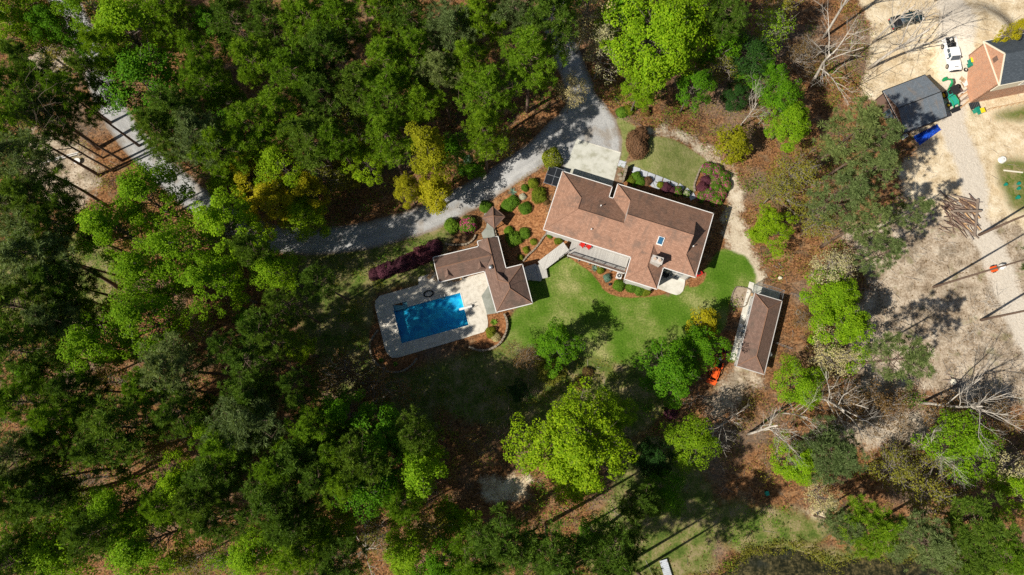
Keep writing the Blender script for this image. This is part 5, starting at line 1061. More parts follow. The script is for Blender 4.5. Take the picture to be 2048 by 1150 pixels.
def pine(name, seed, h=24., R=3.9, zb=.52, nbr=46, tufts=12, nn=36, nlen=.48):
    rng = np.random.default_rng(seed); bend = rng.normal(0, .35, 2); tz = np.linspace(0, h * .98, 11); px = bend[0] * np.sin(tz / h * 3.1); py = bend[1] * np.sin(tz / h * 2.6)
    mb = MB(); mb.tube(np.c_[px, py, tz], np.r_[.3, np.linspace(.24, .035, 10)], 8); trunk = mb.mesh(name + '_trunk', M['pine_bark'], smooth=True)
    lm = MB(); T = []; TD = []
    for i in range(nbr):
        u = (i + rng.random()) / nbr; z = h * (zb + (1 - zb) * u ** .85); az = i * 2.4 + rng.normal(0, .5)
        prof = (np.sin(np.clip(u * .95 + .16, 0, 1) * math.pi) ** .7) * (1 - .35 * u); L = R * max(.22, prof) * rng.uniform(.6, 1.2)
        d = np.array([math.cos(az), math.sin(az), rng.uniform(-.05, .35) + .45 * u]); P0 = np.array([np.interp(z, tz, px), np.interp(z, tz, py), z])
        s = np.linspace(0, 1, 4)[:, None]; P = P0 + d * L * s; P[:, 2] += L * .12 * (s[:, 0] ** 2) - L * .1 * s[:, 0]; lm.tube(P, [.06, .045, .03, .012], 4, False)
        k = max(4, int(tufts * L / R * 1.3))
        for q in range(k):
            f = rng.uniform(.35, 1.05); base = P0 + d * L * f; base[2] += L * .12 * f * f - L * .1 * f
            side = unit(np.cross(d, [0, 0, 1.])) * rng.normal(0, .26) * L * (1.25 - f * .5); e_ = base + side + np.array([0, 0, rng.normal(.1, .16)])
            T.append(e_); TD.append(unit(d * .5 + side * .4 + np.array([0, 0, .75])))
            if q % 2 == 0: lm.tube([base, e_], [.018, .008], 3, False)
    for q in range(14): T.append(np.array([px[-1], py[-1], h * .97]) + rng.normal(0, .45, 3)); TD.append(np.array([0, 0, 1.]))
    T, TD = np.array(T), np.array(TD); nt = len(T); idx = np.repeat(np.arange(nt), nn); n = len(idx)
    d = unit(unit(rng.normal(0, 1, (n, 3))) + TD[idx] * .75); sc = rng.uniform(.7, 1.3, nt)[idx][:, None]; L = nlen * sc * rng.uniform(.75, 1.15, (n, 1))
    w = unit(np.cross(d, unit(rng.normal(0, 1, (n, 3))))) * .025 * sc; b = T[idx] + d * .06
    V = np.stack([b - w * .7, b + w * .7, b + d * L * .65 + w, b + d * L, b + d * L * .65 - w], 1).reshape(-1, 3)
    # needles of one tuft share a base vertex region so that colour varies tuft by tuft
    mb = MB(); mb.add(V, np.arange(5 * n).reshape(-1, 5)); crown = mb.mesh(name + '_crown', M['leaf_pine'])
    return dict(crown=crown, trunk=trunk, limbs=lm.mesh(name + '_limbs', M['pine_bark']), h=h, R=R, cz=.8)
def bare(name, seed, h=17., spread=.55, levels=4, r0=.27, mat='pale_bark', lean=.0, fork=.38):
    rng = np.random.default_rng(seed); tr, br = MB(), MB()
    def grow(P, d, L, r, lv, mb):
        n = 5; pts = [P]; q = P.copy(); dd = d.copy()
        for i in range(n): dd = unit(dd + rng.normal(0, .11 if lv else .045, 3) + np.array([0, 0, .035])); q = q + dd * L / n; pts.append(q)
        mb.tube(pts, np.linspace(r, r * .5, n + 1), 7 if lv == 0 else (5 if lv < 3 else 3), lv == 0)
        if lv >= levels: return
        kids = {0: 8, 1: 5, 2: 4, 3: 3}.get(lv, 2)
        for k in range(kids):
            f = rng.uniform(fork if lv == 0 else .3, 1.0); j = int(f * n); base = pts[j] * (1 - (f * n - j)) + pts[min(n, j + 1)] * (f * n - j)
            s = unit(np.cross(dd, rng.normal(0, 1, 3))); nd = unit(d * rng.uniform(.55, .95) + s * spread * rng.uniform(.7, 1.3) + np.array([0, 0, .15]))
            grow(base, nd, L * rng.uniform(.4, .62), r * rng.uniform(.35, .5) * (1.1 - .4 * f), lv + 1, br)
    grow(np.zeros(3), unit(np.array([lean, lean * .4, 1.])), h * .72, r0, 0, tr)
    return dict(crown=None, trunk=tr.mesh(name + '_trunk', M[mat], smooth=True), limbs=br.mesh(name + '_limbs', M[mat]), h=h, R=4., cz=.62)
FAM = dict(
    pine=[pine('pine_a', 1), pine('pine_b', 2, 24, 3.9, .48, 50), pine('pine_c', 3, 24, 3.9, .58, 42, 13), pine('pine_d', 4, 24, 3.9, .55, 46, 12), pine('pine_e', 5, 24, 3.9, .6, 40, 13)],
    airy=[pine('open_pine_a', 6, 24, 3.9, .55, 34, 9), pine('open_pine_b', 7, 24, 3.9, .5, 38, 8), pine('open_pine_c', 8, 24, 3.9, .58, 32, 9)],
    bushy=[broadleaf('bushy_a', 11), broadleaf('bushy_b', 12, zb=.3, ncl=120), broadleaf('bushy_c', 13, zb=.4, ncl=100, cr=1.15), broadleaf('bushy_d', 14, zb=.33, ncl=130, cr=.9)],
    big=[broadleaf('spreading_a', 21, 22, 7.5, .25, 300, 95, 1.15, .36, trunk_r=.4), broadleaf('spreading_b', 22, 22, 7.5, .3, 280, 95, 1.2, .36, trunk_r=.4)],
    tall=[broadleaf('columnar_a', 31, 20, 3.2, .2, 130, 70, .95, .32, shape=1.2), broadleaf('columnar_b', 32, 20, 3.2, .25, 120, 75, .9, .32)],
    sparse=[broadleaf('thin_a', 41, 13, 3.8, .3, 90, 26, .9, .26, trunk_r=.14, wood=1.3, twig='grey_bark'), broadleaf('thin_b', 42, 13, 3.8, .25, 100, 24, .85, .26, trunk_r=.14, wood=1.3, twig='grey_bark'), broadleaf('thin_c', 43, 13, 3.8, .3, 80, 30, 1.0, .26, trunk_r=.14, wood=1.3, twig='grey_bark')],
    small=[broadleaf('sapling_a', 51, 6, 2.2, .18, 70, 60, .55, .22, trunk_r=.09), broadleaf('sapling_b', 52, 6, 2.2, .2, 75, 55, .5, .22, trunk_r=.09)],
    bare=[bare('bare_a', 61), bare('bare_b', 62, spread=.7), bare('bare_c', 63, spread=.5, fork=.5), bare('bare_d', 64, 17, .75, 4, .16)],
    dead=[bare('dead_a', 71, 18, .6, 3, .2, 'twig', fork=.55), bare('dead_b', 72, 14, .9, 4, .1, 'twig', fork=.1)])
KIND = {  # kind: (family, leaf material, object name, look, category, bark)
    'P': ('pine', 'pine', 'pine_tree', 'pine', None), 'PL': ('pine', 'pine_light', 'pine_tree', 'light green pine', None), 'PB': ('pine', 'pine_blue', 'pine_tree', 'grey-green pine', None),
    'PA': ('airy', 'pine_blue', 'pine_tree', 'open crowned grey-green pine', None), 'PG': ('airy', 'pine', 'pine_tree', 'open crowned pine', None),
    'G': ('bushy', 'green', 'leafy_tree', 'bright green leafy tree', None), 'E': ('bushy', 'emerald', 'leafy_tree', 'deep green leafy tree', None), 'Y': ('bushy', 'yellow', 'leafy_tree', 'yellow-green tree', None),
    'L': ('bushy', 'lime', 'leafy_tree', 'lime green tree', None), 'D': ('bushy', 'dark', 'evergreen_tree', 'dark evergreen tree', None), 'BIGL': ('big', 'lime', 'leafy_tree', 'huge lime green tree', None), 'BIGG': ('big', 'green', 'leafy_tree', 'huge bright green tree', None),
    'TY': ('tall', 'yellow', 'leafy_tree', 'tall slim yellow tree', None), 'TG': ('tall', 'green', 'leafy_tree', 'slim bright green tree', None), 'O': ('sparse', 'olive', 'thin_tree', 'thin olive yellow tree', None), 'W': ('sparse', 'cream', 'blossom_tree', 'cream blossoming tree', None),
    'SG': ('sparse', 'green', 'thin_tree', 'thin bright green tree', None), 'R': ('sparse', 'rust', 'thin_tree', 'thin brownish tree', None), 'SP': ('small', 'emerald', 'sapling', 'small green sapling', None), 'SY': ('small', 'yellow', 'sapling', 'small yellow-green tree', None), 'SO': ('small', 'olive', 'sapling', 'small olive shrub-tree', None),
    'B': ('bare', None, 'bare_tree', 'bare pale tree', None), 'K': ('dead', None, 'dead_tree', 'dark leafless tree', None)}
GROUPS = dict(P='pines in the wood', PA='pines in the wood', PG='pines in the wood', PL='pines in the wood', PB='pines in the wood', G='leafy trees in the wood', E='leafy trees in the wood', Y='leafy trees in the wood', L='leafy trees in the wood', D='evergreens', O='thin trees', W='blossoming trees', SG='thin trees', R='thin trees', SP='saplings', SY='saplings', SO='saplings', B='bare trees', K='bare trees', TY='slim trees', TG='slim trees', BIGL='huge spreading trees', BIGG='huge spreading trees')
cnt = {}
def tree(kind, px, py, h, R, place_, mode='c'):
    if kind in ('P', 'PL', 'PB', 'PA', 'PG'): R *= 1.05; h *= 1.06
    fam, leaf, nm, look, _ = KIND[kind]; L = FAM[fam]; i = cnt.get(fam, 0); cnt[fam] = i + 1; A = L[i % len(L)]
    p = at(px, py, A['cz'] * h) if mode == 'c' else at(px, py)
    z = float(terrain(p[0], p[1])); t_ = thing(nm, look + ' ' + place_, 'tree', (p[0], p[1], z - .05), RNG.uniform(0, 6.28), GROUPS[kind], (R / A['R'], R / A['R'], h / A['h']))
    inst('trunk', A['trunk'], t_); inst('limbs', A['limbs'], t_)
    if A['crown']: inst('crown', A['crown'], t_, mat=M['leaf_' + leaf])
    return t_
exec_trees = [
 # top left wood, left of and above the drive
 ('G', 265, 65, 24, 5.6, 'at the top left, its crown over the upper drive'), ('G', 185, 18, 22, 4.2, 'on the top edge left of the drive'), ('E', 290, 165, 22, 5.4, 'right of the drive below the top left green crown'),
 ('PL', 395, 105, 21, 3.0, 'standing alone over dark litter near the top left'), ('P', 350, 225, 23, 4.2, 'leaning over the right side of the left drive'), ('PB', 405, 262, 23, 4.0, 'with a pale stem right of the left drive'),
 ('P', 320, 262, 22, 3.8, 'overhanging the middle of the left drive'), ('SG', 372, 322, 13, 3.0, 'at the litter bank right of the left drive'), ('L', 25, 50, 21, 4.2, 'in the top left corner'), ('PL', 30, 190, 23, 5.0, 'on the left edge below the corner tree'),
 ('P', 95, 225, 22, 3.2, 'just left of the drive trunks'), ('R', 100, 40, 14, 4.0, 'in the gap at the top left corner'), ('O', 130, 120, 12, 3.4, 'left of the first bend of the drive'), ('P', 185, 150, 21, 3.6, 'covering the first bend of the drive'),
 ('PB', 30, 320, 25, 4.2, 'on the left edge level with the white rails'), ('P', 75, 400, 25, 4.4, 'below the fallen white rails'), ('PB', 20, 415, 25, 4.5, 'on the left edge below the white rails'), ('K', 228, 343, 23, 4.0, 'whose trunk starts on the litter left of the drive', 'b'),
 ('K', 172, 247, 24, 3.6, 'with its foot close to the gravel bend', 'b'), ('K', 206, 316, 22, 3.6, 'in the row left of the drive', 'b'), ('P', 60, 130, 23, 3.4, 'between the corner and the pale bench'),
 # left: bright greens by the lower drive and the dark pines beyond
 ('G', 300, 395, 24, 4.6, 'reaching over the lower left drive'), ('G', 240, 465, 24, 4.6, 'left of the fork of the bright green cluster'), ('G', 350, 500, 23, 4.2, 'in the middle of the bright green cluster'), ('G', 455, 455, 23, 4.6, 'over the bend where the drive turns right'),
 ('G', 300, 545, 23, 4.0, 'at the lower rim of the bright green cluster'), ('G', 430, 570, 23, 4.0, 'below the drive bend at the edge of the clearing'), ('G', 290, 640, 24, 4.6, 'below the bright green cluster on the left'), ('G', 210, 690, 24, 4.2, 'leftmost and lowest of the left green crowns'),
 ('SG', 375, 650, 12, 3.0, 'on red litter left of the shaded clearing'), ('P', 115, 450, 23, 3.6, 'left of the bright green cluster'), ('PB', 55, 520, 25, 4.8, 'on the left edge at mid height'), ('P', 120, 560, 23, 3.8, 'at mid height left of the long dark trunk'),
 ('PL', 85, 500, 23, 3.2, 'with a yellowish top in the left pines'), ('P', 40, 610, 25, 4.8, 'on the left edge below mid height'), ('PB', 115, 640, 23, 3.6, 'left of the lowest green crown'), ('P', 50, 700, 25, 4.6, 'on the left edge level with the pool foot'),
 ('PG', 500, 725, 23, 4.0, 'with light tips left of the pool clearing'), ('SP', 505, 645, 9, 2.4, 'catching the sun in the shaded clearing'), ('PG', 520, 665, 23, 3.6, 'above the light tipped pine left of the pool'),
 ('PB', 345, 735, 24, 4.4, 'soft crowned, below the bright green cluster'), ('PG', 455, 690, 22, 3.0, 'in the dark gap left of the pool'), ('P', 150, 780, 22, 3.4, 'below the lowest left green crown'),
 # lower left
 ('PL', 55, 800, 24, 4.2, 'yellowish, on the lower left edge'), ('PL', 125, 835, 24, 3.6, 'yellowish, second from the lower left edge'), ('P', 255, 850, 24, 4.8, 'broad, in the middle of the lower left wood'), ('P', 200, 900, 23, 3.4, 'left of the bare soil strip at lower left'),
 ('PB', 35, 905, 25, 4.8, 'dark, on the lower left edge'), ('P', 45, 1005, 24, 4.0, 'lowest on the left edge'), ('SG', 150, 965, 15, 3.6, 'half bare, in the lower left gap'), ('G', 250, 1010, 22, 4.0, 'upper left of the bottom left green pair'),
 ('G', 300, 1085, 22, 4.8, 'near the bottom edge, largest of the bottom left greens'), ('G', 135, 1095, 22, 4.6, 'at the bottom left corner'), ('G', 380, 960, 21, 3.6, 'catching the sun among lower left pines'), ('P', 430, 945, 23, 4.2, 'right of the sunlit leafy tree at lower left'),
 ('PB', 510, 850, 24, 4.6, 'soft crowned, left of the leafless thicket'), ('PL', 455, 890, 23, 3.8, 'mid green, between the two soft crowned lower pines'), ('P', 545, 1000, 23, 4.4, 'spreading, over the lower shadow stripes'), ('G', 510, 1110, 17, 3.8, 'on the bottom edge, second green from the left'),
 ('O', 380, 1120, 14, 3.4, 'on the bottom edge between two green trees'), ('P', 430, 1045, 22, 3.4, 'just above the bottom olive tree'), ('O', 330, 880, 13, 3.2, 'at the end of the bare soil strip'), ('P', 360, 830, 23, 3.6, 'above the end of the bare soil strip'),
 ('SG', 460, 1110, 14, 3.0, 'thin crowned beside the bottom olive tree'), ('P', 200, 1060, 23, 3.4, 'between the bottom left greens'), ('P', 105, 880, 23, 3.2, 'below the yellowish lower left pair'),
 # bottom middle
 ('PG', 552, 690, 23, 2.8, 'overlooking the pool clearing from the left'), ('PG', 588, 765, 22, 2.7, 'between the twiggy pair and the lower left pines'), ('PG', 610, 800, 21, 2.5, 'just below its lighter neighbour left of the twiggy pair'),
 ('R', 700, 745, 11, 4.2, 'twiggy, below the left pool corner'), ('R', 755, 775, 10, 3.6, 'twiggy, right of its twin below the pool'), ('PL', 625, 855, 22, 3.4, 'left of the deep green group at bottom middle'), ('P', 600, 920, 22, 4.4, 'lower left of the deep green group'),
 ('PL', 670, 900, 21, 3.4, 'touching the left of the deep green group'), ('E', 765, 890, 22, 4.8, 'in the middle of the bottom middle group'), ('TG', 850, 935, 24, 2.8, 'at the right tip of the bottom middle group'), ('E', 735, 975, 22, 4.0, 'at the foot of the bottom middle group'),
 ('P', 590, 1035, 22, 3.6, 'right of the spreading lower pine'), ('G', 905, 1048, 8, 3.8, 'alone on litter left of the pale sand patch'), ('L', 820, 1105, 15, 3.8, 'on the bottom edge left of centre'), ('P', 1010, 1085, 25, 4.8, 'on the bottom edge near the centre'),
 ('P', 1110, 1105, 25, 4.6, 'on the bottom edge below the huge lime tree'), ('O', 690, 1020, 11, 3.2, 'among the lower shadow stripes'), ('B', 740, 1085, 13, 3.0, 'on the bottom litter left of centre', 'b'), ('SP', 640, 1100, 8, 2.4, 'by the bottom edge litter'), ('O', 750, 1060, 10, 2.8, 'beside the bottom bare tree'),
 ('BIGL', 1150, 895, 22, 6.7, 'at the bottom centre below the lawn'), ('L', 1225, 830, 17, 3.0, 'clinging to the right of the huge bottom tree'), ('E', 1195, 1075, 15, 3.2, 'below the huge lime tree'),
 ('E', 1108, 688, 9.5, 3.3, 'standing on the left lawn edge below the pool house'),  ('R', 1052, 712, 7, 2.4, 'brown, at the left lawn edge'), ('SO', 1105, 740, 5, 2.4, 'below the green tree on the left lawn edge'),
 ('E', 1340, 735, 13, 4.4, 'at the lower right lawn edge'), ('E', 1400, 695, 9, 3.8, 'right of the lawn by the orange tractor'), ('SY', 1410, 640, 6, 2.3, 'at the right lawn edge by the kerbed bed'),   ('L', 1388, 885, 12, 3.6, 'alone on litter below the outbuilding'),
 ('B', 1440, 850, 8, 2.6, 'low and twiggy right of the lone lime tree', 'b'), ('K', 1060, 765, 5, 2.2, 'brushy, by the left of the huge lime tree', 'b'), ('K', 1020, 830, 5, 3.0, 'brushy, left of the huge lime tree', 'b'), ('D', 1035, 785, 3.5, 1.6, 'small and round, left of the huge lime tree'),
  ('P', 1290, 1010, 17, 3.0, 'shading the path right of the huge lime tree'), ('D', 1310, 920, 9, 3.0, 'in the deep shade right of the huge lime tree'),
 # bottom right
 ('PB', 1670, 905, 16, 4.4, 'rounded, right of the curved pale trunk'), ('G', 1590, 925, 13, 3.2, 'left half of the rounded clump at lower right'), ('G', 1930, 890, 14, 4.6, 'brightest, alone at the lower right'), ('B', 1496, 868, 15, 3.4, 'with a curved pale trunk on the lower right litter', 'b'),
 ('B', 1563, 826, 13, 3.4, 'with a forked trunk right of the outbuilding', 'b'), ('B', 1842, 806, 17, 3.6, 'with a long straight trunk at the right edge', 'b'), ('B', 1630, 795, 15, 3.8, 'above the rounded lower right clump', 'b'), ('W', 1650, 1000, 9, 2.6, 'at the pond bank'),
 ('W', 2015, 945, 13, 3.2, 'on the lower right edge'), ('G', 2035, 975, 14, 3.2, 'cut by the lower right edge'), ('O', 1860, 985, 12, 4.0, 'yellowish, over lower right litter'), ('O', 1790, 940, 12, 3.4, 'yellowish, right of the rounded lower right clump'),
 ('PL', 1760, 1060, 15, 4.0, 'at the pond, leftmost of the corner pines'), ('PB', 1850, 1080, 16, 4.4, 'at the pond, second of the corner pines'), ('P', 1950, 1050, 17, 4.4, 'upper one in the bottom right corner'), ('PL', 2010, 1110, 16, 4.2, 'in the very bottom right corner'), ('PB', 1700, 1055, 13, 3.0, 'at the pond bank beside the blossom'),
 ('P', 1930, 1120, 15, 3.6, 'on the bottom edge near the right corner'),  ('B', 1795, 905, 13, 3.4, 'pale, among the yellowish lower right trees', 'b'), ('R', 1905, 835, 8, 3.6, 'reddish, above the brightest lower right tree'), ('R', 1985, 830, 8, 3.4, 'reddish, at the right edge above the brightest tree'), ('R', 1760, 815, 9, 3.6, 'brownish, below the pine on bare soil'), ('R', 1690, 800, 9, 3.4, 'brownish, beside the pale branched tree'),
 # right
 ('G', 1668, 590, 10, 4.2, 'right of the kennel, upper of two'), ('G', 1692, 660, 12, 4.4, 'right of the outbuilding, lower of two'), ('W', 1665, 712, 11, 3.2, 'squeezed between the green trees right of the outbuilding'), ('G', 1598, 768, 11, 3.6, 'lower right of the outbuilding'), ('PA', 1815, 712, 19, 4.2, 'over bare soil on the right'),
 ('R', 1608, 640, 5, 2.0, 'rusty, between the two kennel side greens'), ('PA', 1715, 262, 21, 5.2, 'largest, left of the shed'), ('PA', 1760, 272, 20, 3.2, 'touching the shed roof'), ('PA', 1690, 385, 20, 4.4, 'below the largest one left of the shed'), ('PA', 1745, 340, 20, 4.0, 'right of the thin olive trees'),
 ('PA', 1745, 440, 19, 3.4, 'with a visible pale stem left of the bare lot'), ('PA', 1765, 500, 18, 3.2, 'lowest of the grey-green row'), ('PA', 1830, 425, 17, 2.6, 'small, beside the log pile'), ('O', 1600, 350, 12, 3.6, 'mustard, right of the sand path'), ('O', 1560, 380, 10, 3.2, 'mustard, nearest the sand path'), ('O', 1640, 440, 10, 3.2, 'mustard, below its neighbours right of the sand path'),
 ('L', 1538, 455, 9, 3.2, 'rounded, beside the sand path bend'), ('W', 1668, 530, 13, 2.8, 'thin, above the kennel side greens'), ('SY', 1470, 290, 7, 2.9, 'rounded, right of the upper lawn'), ('G', 1580, 240, 11, 3.6, 'above the mustard trees'), ('B', 1477, 256, 12, 2.6, 'slender, above the rounded yellow tree', 'b'),
 ('D', 1470, 190, 8, 2.4, 'glossy, at the litter edge above the upper lawn'), ('E', 1560, 185, 12, 3.2, 'left of the bare top right trees'),
 ('B', 1622, 166, 15, 4.2, 'with spreading white limbs at the top right', 'b'), ('B', 1738, 137, 19, 4.0, 'with a thick trunk across the sandy lot', 'b'), ('B', 1646, 76, 20, 3.6, 'with a stout trunk near the top right', 'b'), ('B', 1745, 85, 17, 4.2, 'over the dark vehicle', 'b'), ('K', 1716, 172, 13, 2.6, 'thin, at the sandy lot corner', 'b'),
 ('B', 1870, 0, 15, 4.0, 'on the top edge above the pickup', 'b'), ('P', 1867, 574, 34, 2.8, 'whose bare trunk crosses the lot to the right edge', 'b'), ('P', 1958, 470, 28, 3.0, 'whose bare trunk rises by the log pile', 'b'), ('P', 1962, 640, 28, 3.0, 'whose bare trunk leaves the frame at right', 'b'), ('SY', 1990, 88, 9, 1.4, 'beside the slate roof'),
 # top middle
 ('BIGG', 1320, 95, 21, 7.4, 'at the top centre right of the drive'), ('L', 1275, 190, 13, 3.0, 'below the huge top tree by the drive'), ('W', 1165, 40, 18, 4.6, 'at the top over the upper drive'), ('W', 1200, 110, 16, 3.4, 'between the drive and the huge top tree'), ('W', 1140, 195, 12, 2.2, 'overhanging the gravel turning area'),
 ('PL', 1060, 130, 21, 4.6, 'left of the upper drive'), ('PL', 985, 190, 21, 4.2, 'mid green, second left of the upper drive'), ('PL', 965, 265, 20, 3.6, 'nearest above the lower drive'), ('E', 1250, 30, 18, 4.0, 'behind the blossom at the top'), ('E', 1430, 80, 17, 3.8, 'right of the huge top tree'), ('P', 1450, 25, 21, 4.0, 'on the top edge right of the huge top tree'),
 ('D', 1500, 110, 13, 3.6, 'in the shade right of the huge top tree'), ('SG', 1540, 60, 14, 3.2, 'on the top edge near the bare trees'), ('O', 1560, 20, 14, 3.0, 'top edge, left of the bare trees'), ('E', 1530, 150, 11, 2.8, 'glossy, behind the dark one near the top right'), ('PL', 1385, 15, 21, 3.6, 'on the top edge behind the huge tree'),
 ('PL', 615, 35, 23, 4.6, 'bright, on the top edge left of the middle'), ('PL', 690, 40, 23, 4.2, 'bright, second on the top edge'), ('P', 655, 105, 23, 4.2, 'below the bright top edge pair'), ('PL', 590, 150, 23, 4.0, 'left of the ones below the bright pair'), ('PL', 770, 25, 22, 3.8, 'on the top edge, third bright one'),
 ('P', 820, 25, 23, 4.0, 'on the top edge left of the centre'), ('PB', 895, 75, 22, 4.4, 'grey topped, second row from the top'), ('PL', 960, 45, 22, 4.0, 'teal topped, on the top row near the drive'), ('PB', 1020, 30, 22, 4.2, 'grey topped, on the top edge by the drive'), ('PL', 770, 130, 22, 4.2, 'in the second row left of centre'),
 ('P', 720, 175, 22, 4.2, 'dense, in the heart of the top wood'), ('PL', 790, 190, 22, 4.4, 'brightest in the heart of the top wood'), ('PB', 880, 150, 21, 3.8, 'grey topped, above the slim yellow tree'), ('PL', 845, 215, 20, 3.4, 'behind the top of the slim yellow tree'), ('P', 640, 190, 22, 3.8, 'left of the dense one in the top wood'), ('O', 700, 235, 17, 4.2, 'twiggy, in the middle of the top wood'),
 ('PL', 560, 225, 22, 3.8, 'above the yellow-green trees left of centre'), ('P', 610, 270, 22, 3.8, 'just above the lime group left of centre'), ('PL', 770, 275, 20, 3.8, 'left of the slim yellow tree'), ('TY', 858, 310, 24, 2.7, 'standing beside the drive in the middle of the top wood'), ('Y', 815, 375, 12, 2.2, 'at the foot of the slim yellow tree'), ('TY', 870, 385, 12, 2.4, 'shorter, touching the drive edge'),
 ('Y', 500, 345, 16, 4.0, 'right of the left drive, upper one'), ('L', 560, 330, 18, 3.8, 'in the group left of centre, upper one'), ('Y', 545, 405, 15, 4.0, 'above the drive bend, middle one'), ('L', 605, 430, 13, 3.4, 'above the drive bend, nearest the gravel'), ('SO', 680, 350, 7, 3.0, 'on sunlit litter in the top wood'), ('O', 640, 350, 12, 3.4, 'left of the sunlit litter in the top wood'), ('PL', 505, 130, 22, 3.6, 'between the top left and top middle woods'),
 ('P', 470, 40, 22, 4.0, 'on the top edge over dark litter'), ('E', 455, 200, 16, 3.2, 'beside the litter gap near the top left'), ('PL', 500, 250, 22, 4.0, 'left of the top wood over the litter gap'), ('E', 950, 335, 5, 1.8, 'low, above the lower drive'), ('PL', 450, 300, 22, 3.6, 'above the upper yellow-green tree'), ('P', 540, 50, 22, 3.4, 'on the top edge beside the dark litter'), ('O', 1000, 290, 8, 2.4, 'low, beside the lower drive'),
 # fill-in trees of the continuous canopy
 ('G', 55, 1095, 21, 4.0, 'on the bottom edge in the far left corner'), ('P', 95, 985, 24, 3.8, 'above the bottom left corner greens'), ('P', 30, 1120, 24, 3.8, 'in the very bottom left corner'), ('PL', 600, 1105, 22, 3.8, 'on the bottom edge, first right of the bottom green'), ('P', 665, 1125, 22, 3.6, 'on the bottom edge beside the bottom litter'), ('G', 575, 1060, 18, 3.4, 'among pines near the bottom edge'),
 ('E', 880, 1130, 16, 3.4, 'cut by the bottom edge left of centre'), ('O', 860, 1060, 12, 3.0, 'yellowish, left of the lone green tree'), ('PL', 950, 1125, 22, 3.6, 'on the bottom edge left of the centre pines'), ('PL', 690, 955, 23, 3.4, 'lower left edge of the bottom middle group'), ('PL', 800, 1010, 21, 3.0, 'below the foot of the bottom middle group'), ('P', 640, 960, 23, 3.6, 'between two lower pines at bottom middle'),
 ('E', 1330, 985, 12, 3.0, 'in the shade below the lone lime tree'), ('P', 1230, 1125, 23, 4.0, 'on the bottom edge right of the centre pines'),   ('PL', 330, 1010, 21, 3.2, 'behind the largest bottom left green'), ('G', 420, 845, 17, 3.0, 'small, left of the soft crowned lower pine'),
 ('PL', 300, 780, 22, 3.6, 'yellowish, below the left green crowns'), ('O', 215, 760, 13, 3.2, 'in the gap below the lowest left green'), ('E', 90, 745, 20, 3.6, 'among the left edge pines'), ('L', 160, 600, 20, 3.2, 'lone lime crown among the left edge pines'), ('PL', 30, 255, 23, 4.0, 'on the left edge above the white rails'), ('PL', 135, 190, 22, 3.2, 'covering the left verge of the drive bend'), ('L', 65, 10, 20, 3.6, 'on the top edge beside the corner tree'),
 ('PL', 420, 160, 22, 3.4, 'below the lone pine near the top left'), ('PL', 340, 20, 22, 4.0, 'on the top edge right of the top left green crown'), ('E', 430, 60, 18, 3.2, 'behind the lone pine near the top left'), ('L', 455, 370, 15, 3.2, 'left of the upper yellow-green tree'), ('Y', 620, 385, 14, 3.0, 'right of the upper yellow-green pair'), ('PL', 670, 290, 21, 3.4, 'in front of the twiggy tree in the top wood'), ('E', 910, 300, 12, 2.8, 'under the pines right of the slim yellow tree'),
 ('PL', 930, 130, 22, 3.6, 'between grey topped crowns near the upper drive'), ('L', 730, 320, 13, 3.0, 'over the sunlit litter in the top wood'), ('PL', 830, 110, 22, 3.6, 'in the second row at the centre of the top wood'), ('R', 1600, 110, 9, 3.0, 'brownish, among the bare top right trees'), ('R', 1540, 220, 8, 2.6, 'brownish, beside the slender bare tree'), ('O', 1430, 130, 12, 3.0, 'at the shaded right foot of the huge top tree'), ('E', 1385, 180, 13, 3.0, 'at the lower right foot of the huge top tree'),
 ('P', 505, 800, 23, 3.4, 'above the soft crowned pine left of the thicket'), ('L', 590, 690, 14, 2.4, 'small, in the shaded clearing left of the pool'), ('PG', 640, 560, 20, 2.8, 'lone crown between the drive and the shaded clearing'), ('G', 545, 540, 19, 3.2, 'shading the drive from below'), ('PG', 560, 610, 22, 2.8, 'at the upper rim of the shaded clearing'),
 ('P', 1180, 1215, 25, 4.2, 'just below the bottom edge, shading the ground right of centre'), ('P', 1260, 1235, 25, 4.0, 'just below the bottom edge, shading the pond bank'), ('P', 1120, 1240, 26, 4.2, 'below the bottom edge near the centre'), ('PL', 1330, 1215, 22, 3.4, 'just below the bottom edge by the jetty'),
 ('P', 1085, 55, 22, 4.0, 'hiding the drive where it meets the top edge'), ('PL', 1115, -5, 22, 3.8, 'half cut by the top edge above the drive'), ('SG', 1130, 100, 13, 2.6, 'leaning over the upper drive'), ('PL', 215, 105, 22, 3.4, 'covering the upper left drive below the green crowns'), ('E', 120, 60, 18, 3.2, 'over the drive at the top left'), ('P', 500, 500, 22, 3.0, 'below the bend where the drive turns right'),
 ('E', 690, 830, 20, 3.4, 'deep in the shade below the twiggy pair'), ('P', 825, 870, 24, 3.2, 'above the slim green tree at bottom middle'), ('P', 725, 905, 25, 3.6, 'rising from the deep green bottom middle group'), ('PL', 560, 935, 23, 3.4, 'left of the two lower pines at bottom middle'), ('G', 660, 1060, 17, 3.2, 'lone bright crown near the bottom middle litter'), ('P', 400, 1010, 23, 3.4, 'between the bottom greens and the olive tree'), ('G', 180, 1030, 20, 3.2, 'filling the gap between the bottom left greens'), ('P', 60, 960, 24, 3.4, 'filling the gap on the lower left edge'),
]
for e_ in exec_trees: tree(*e_)
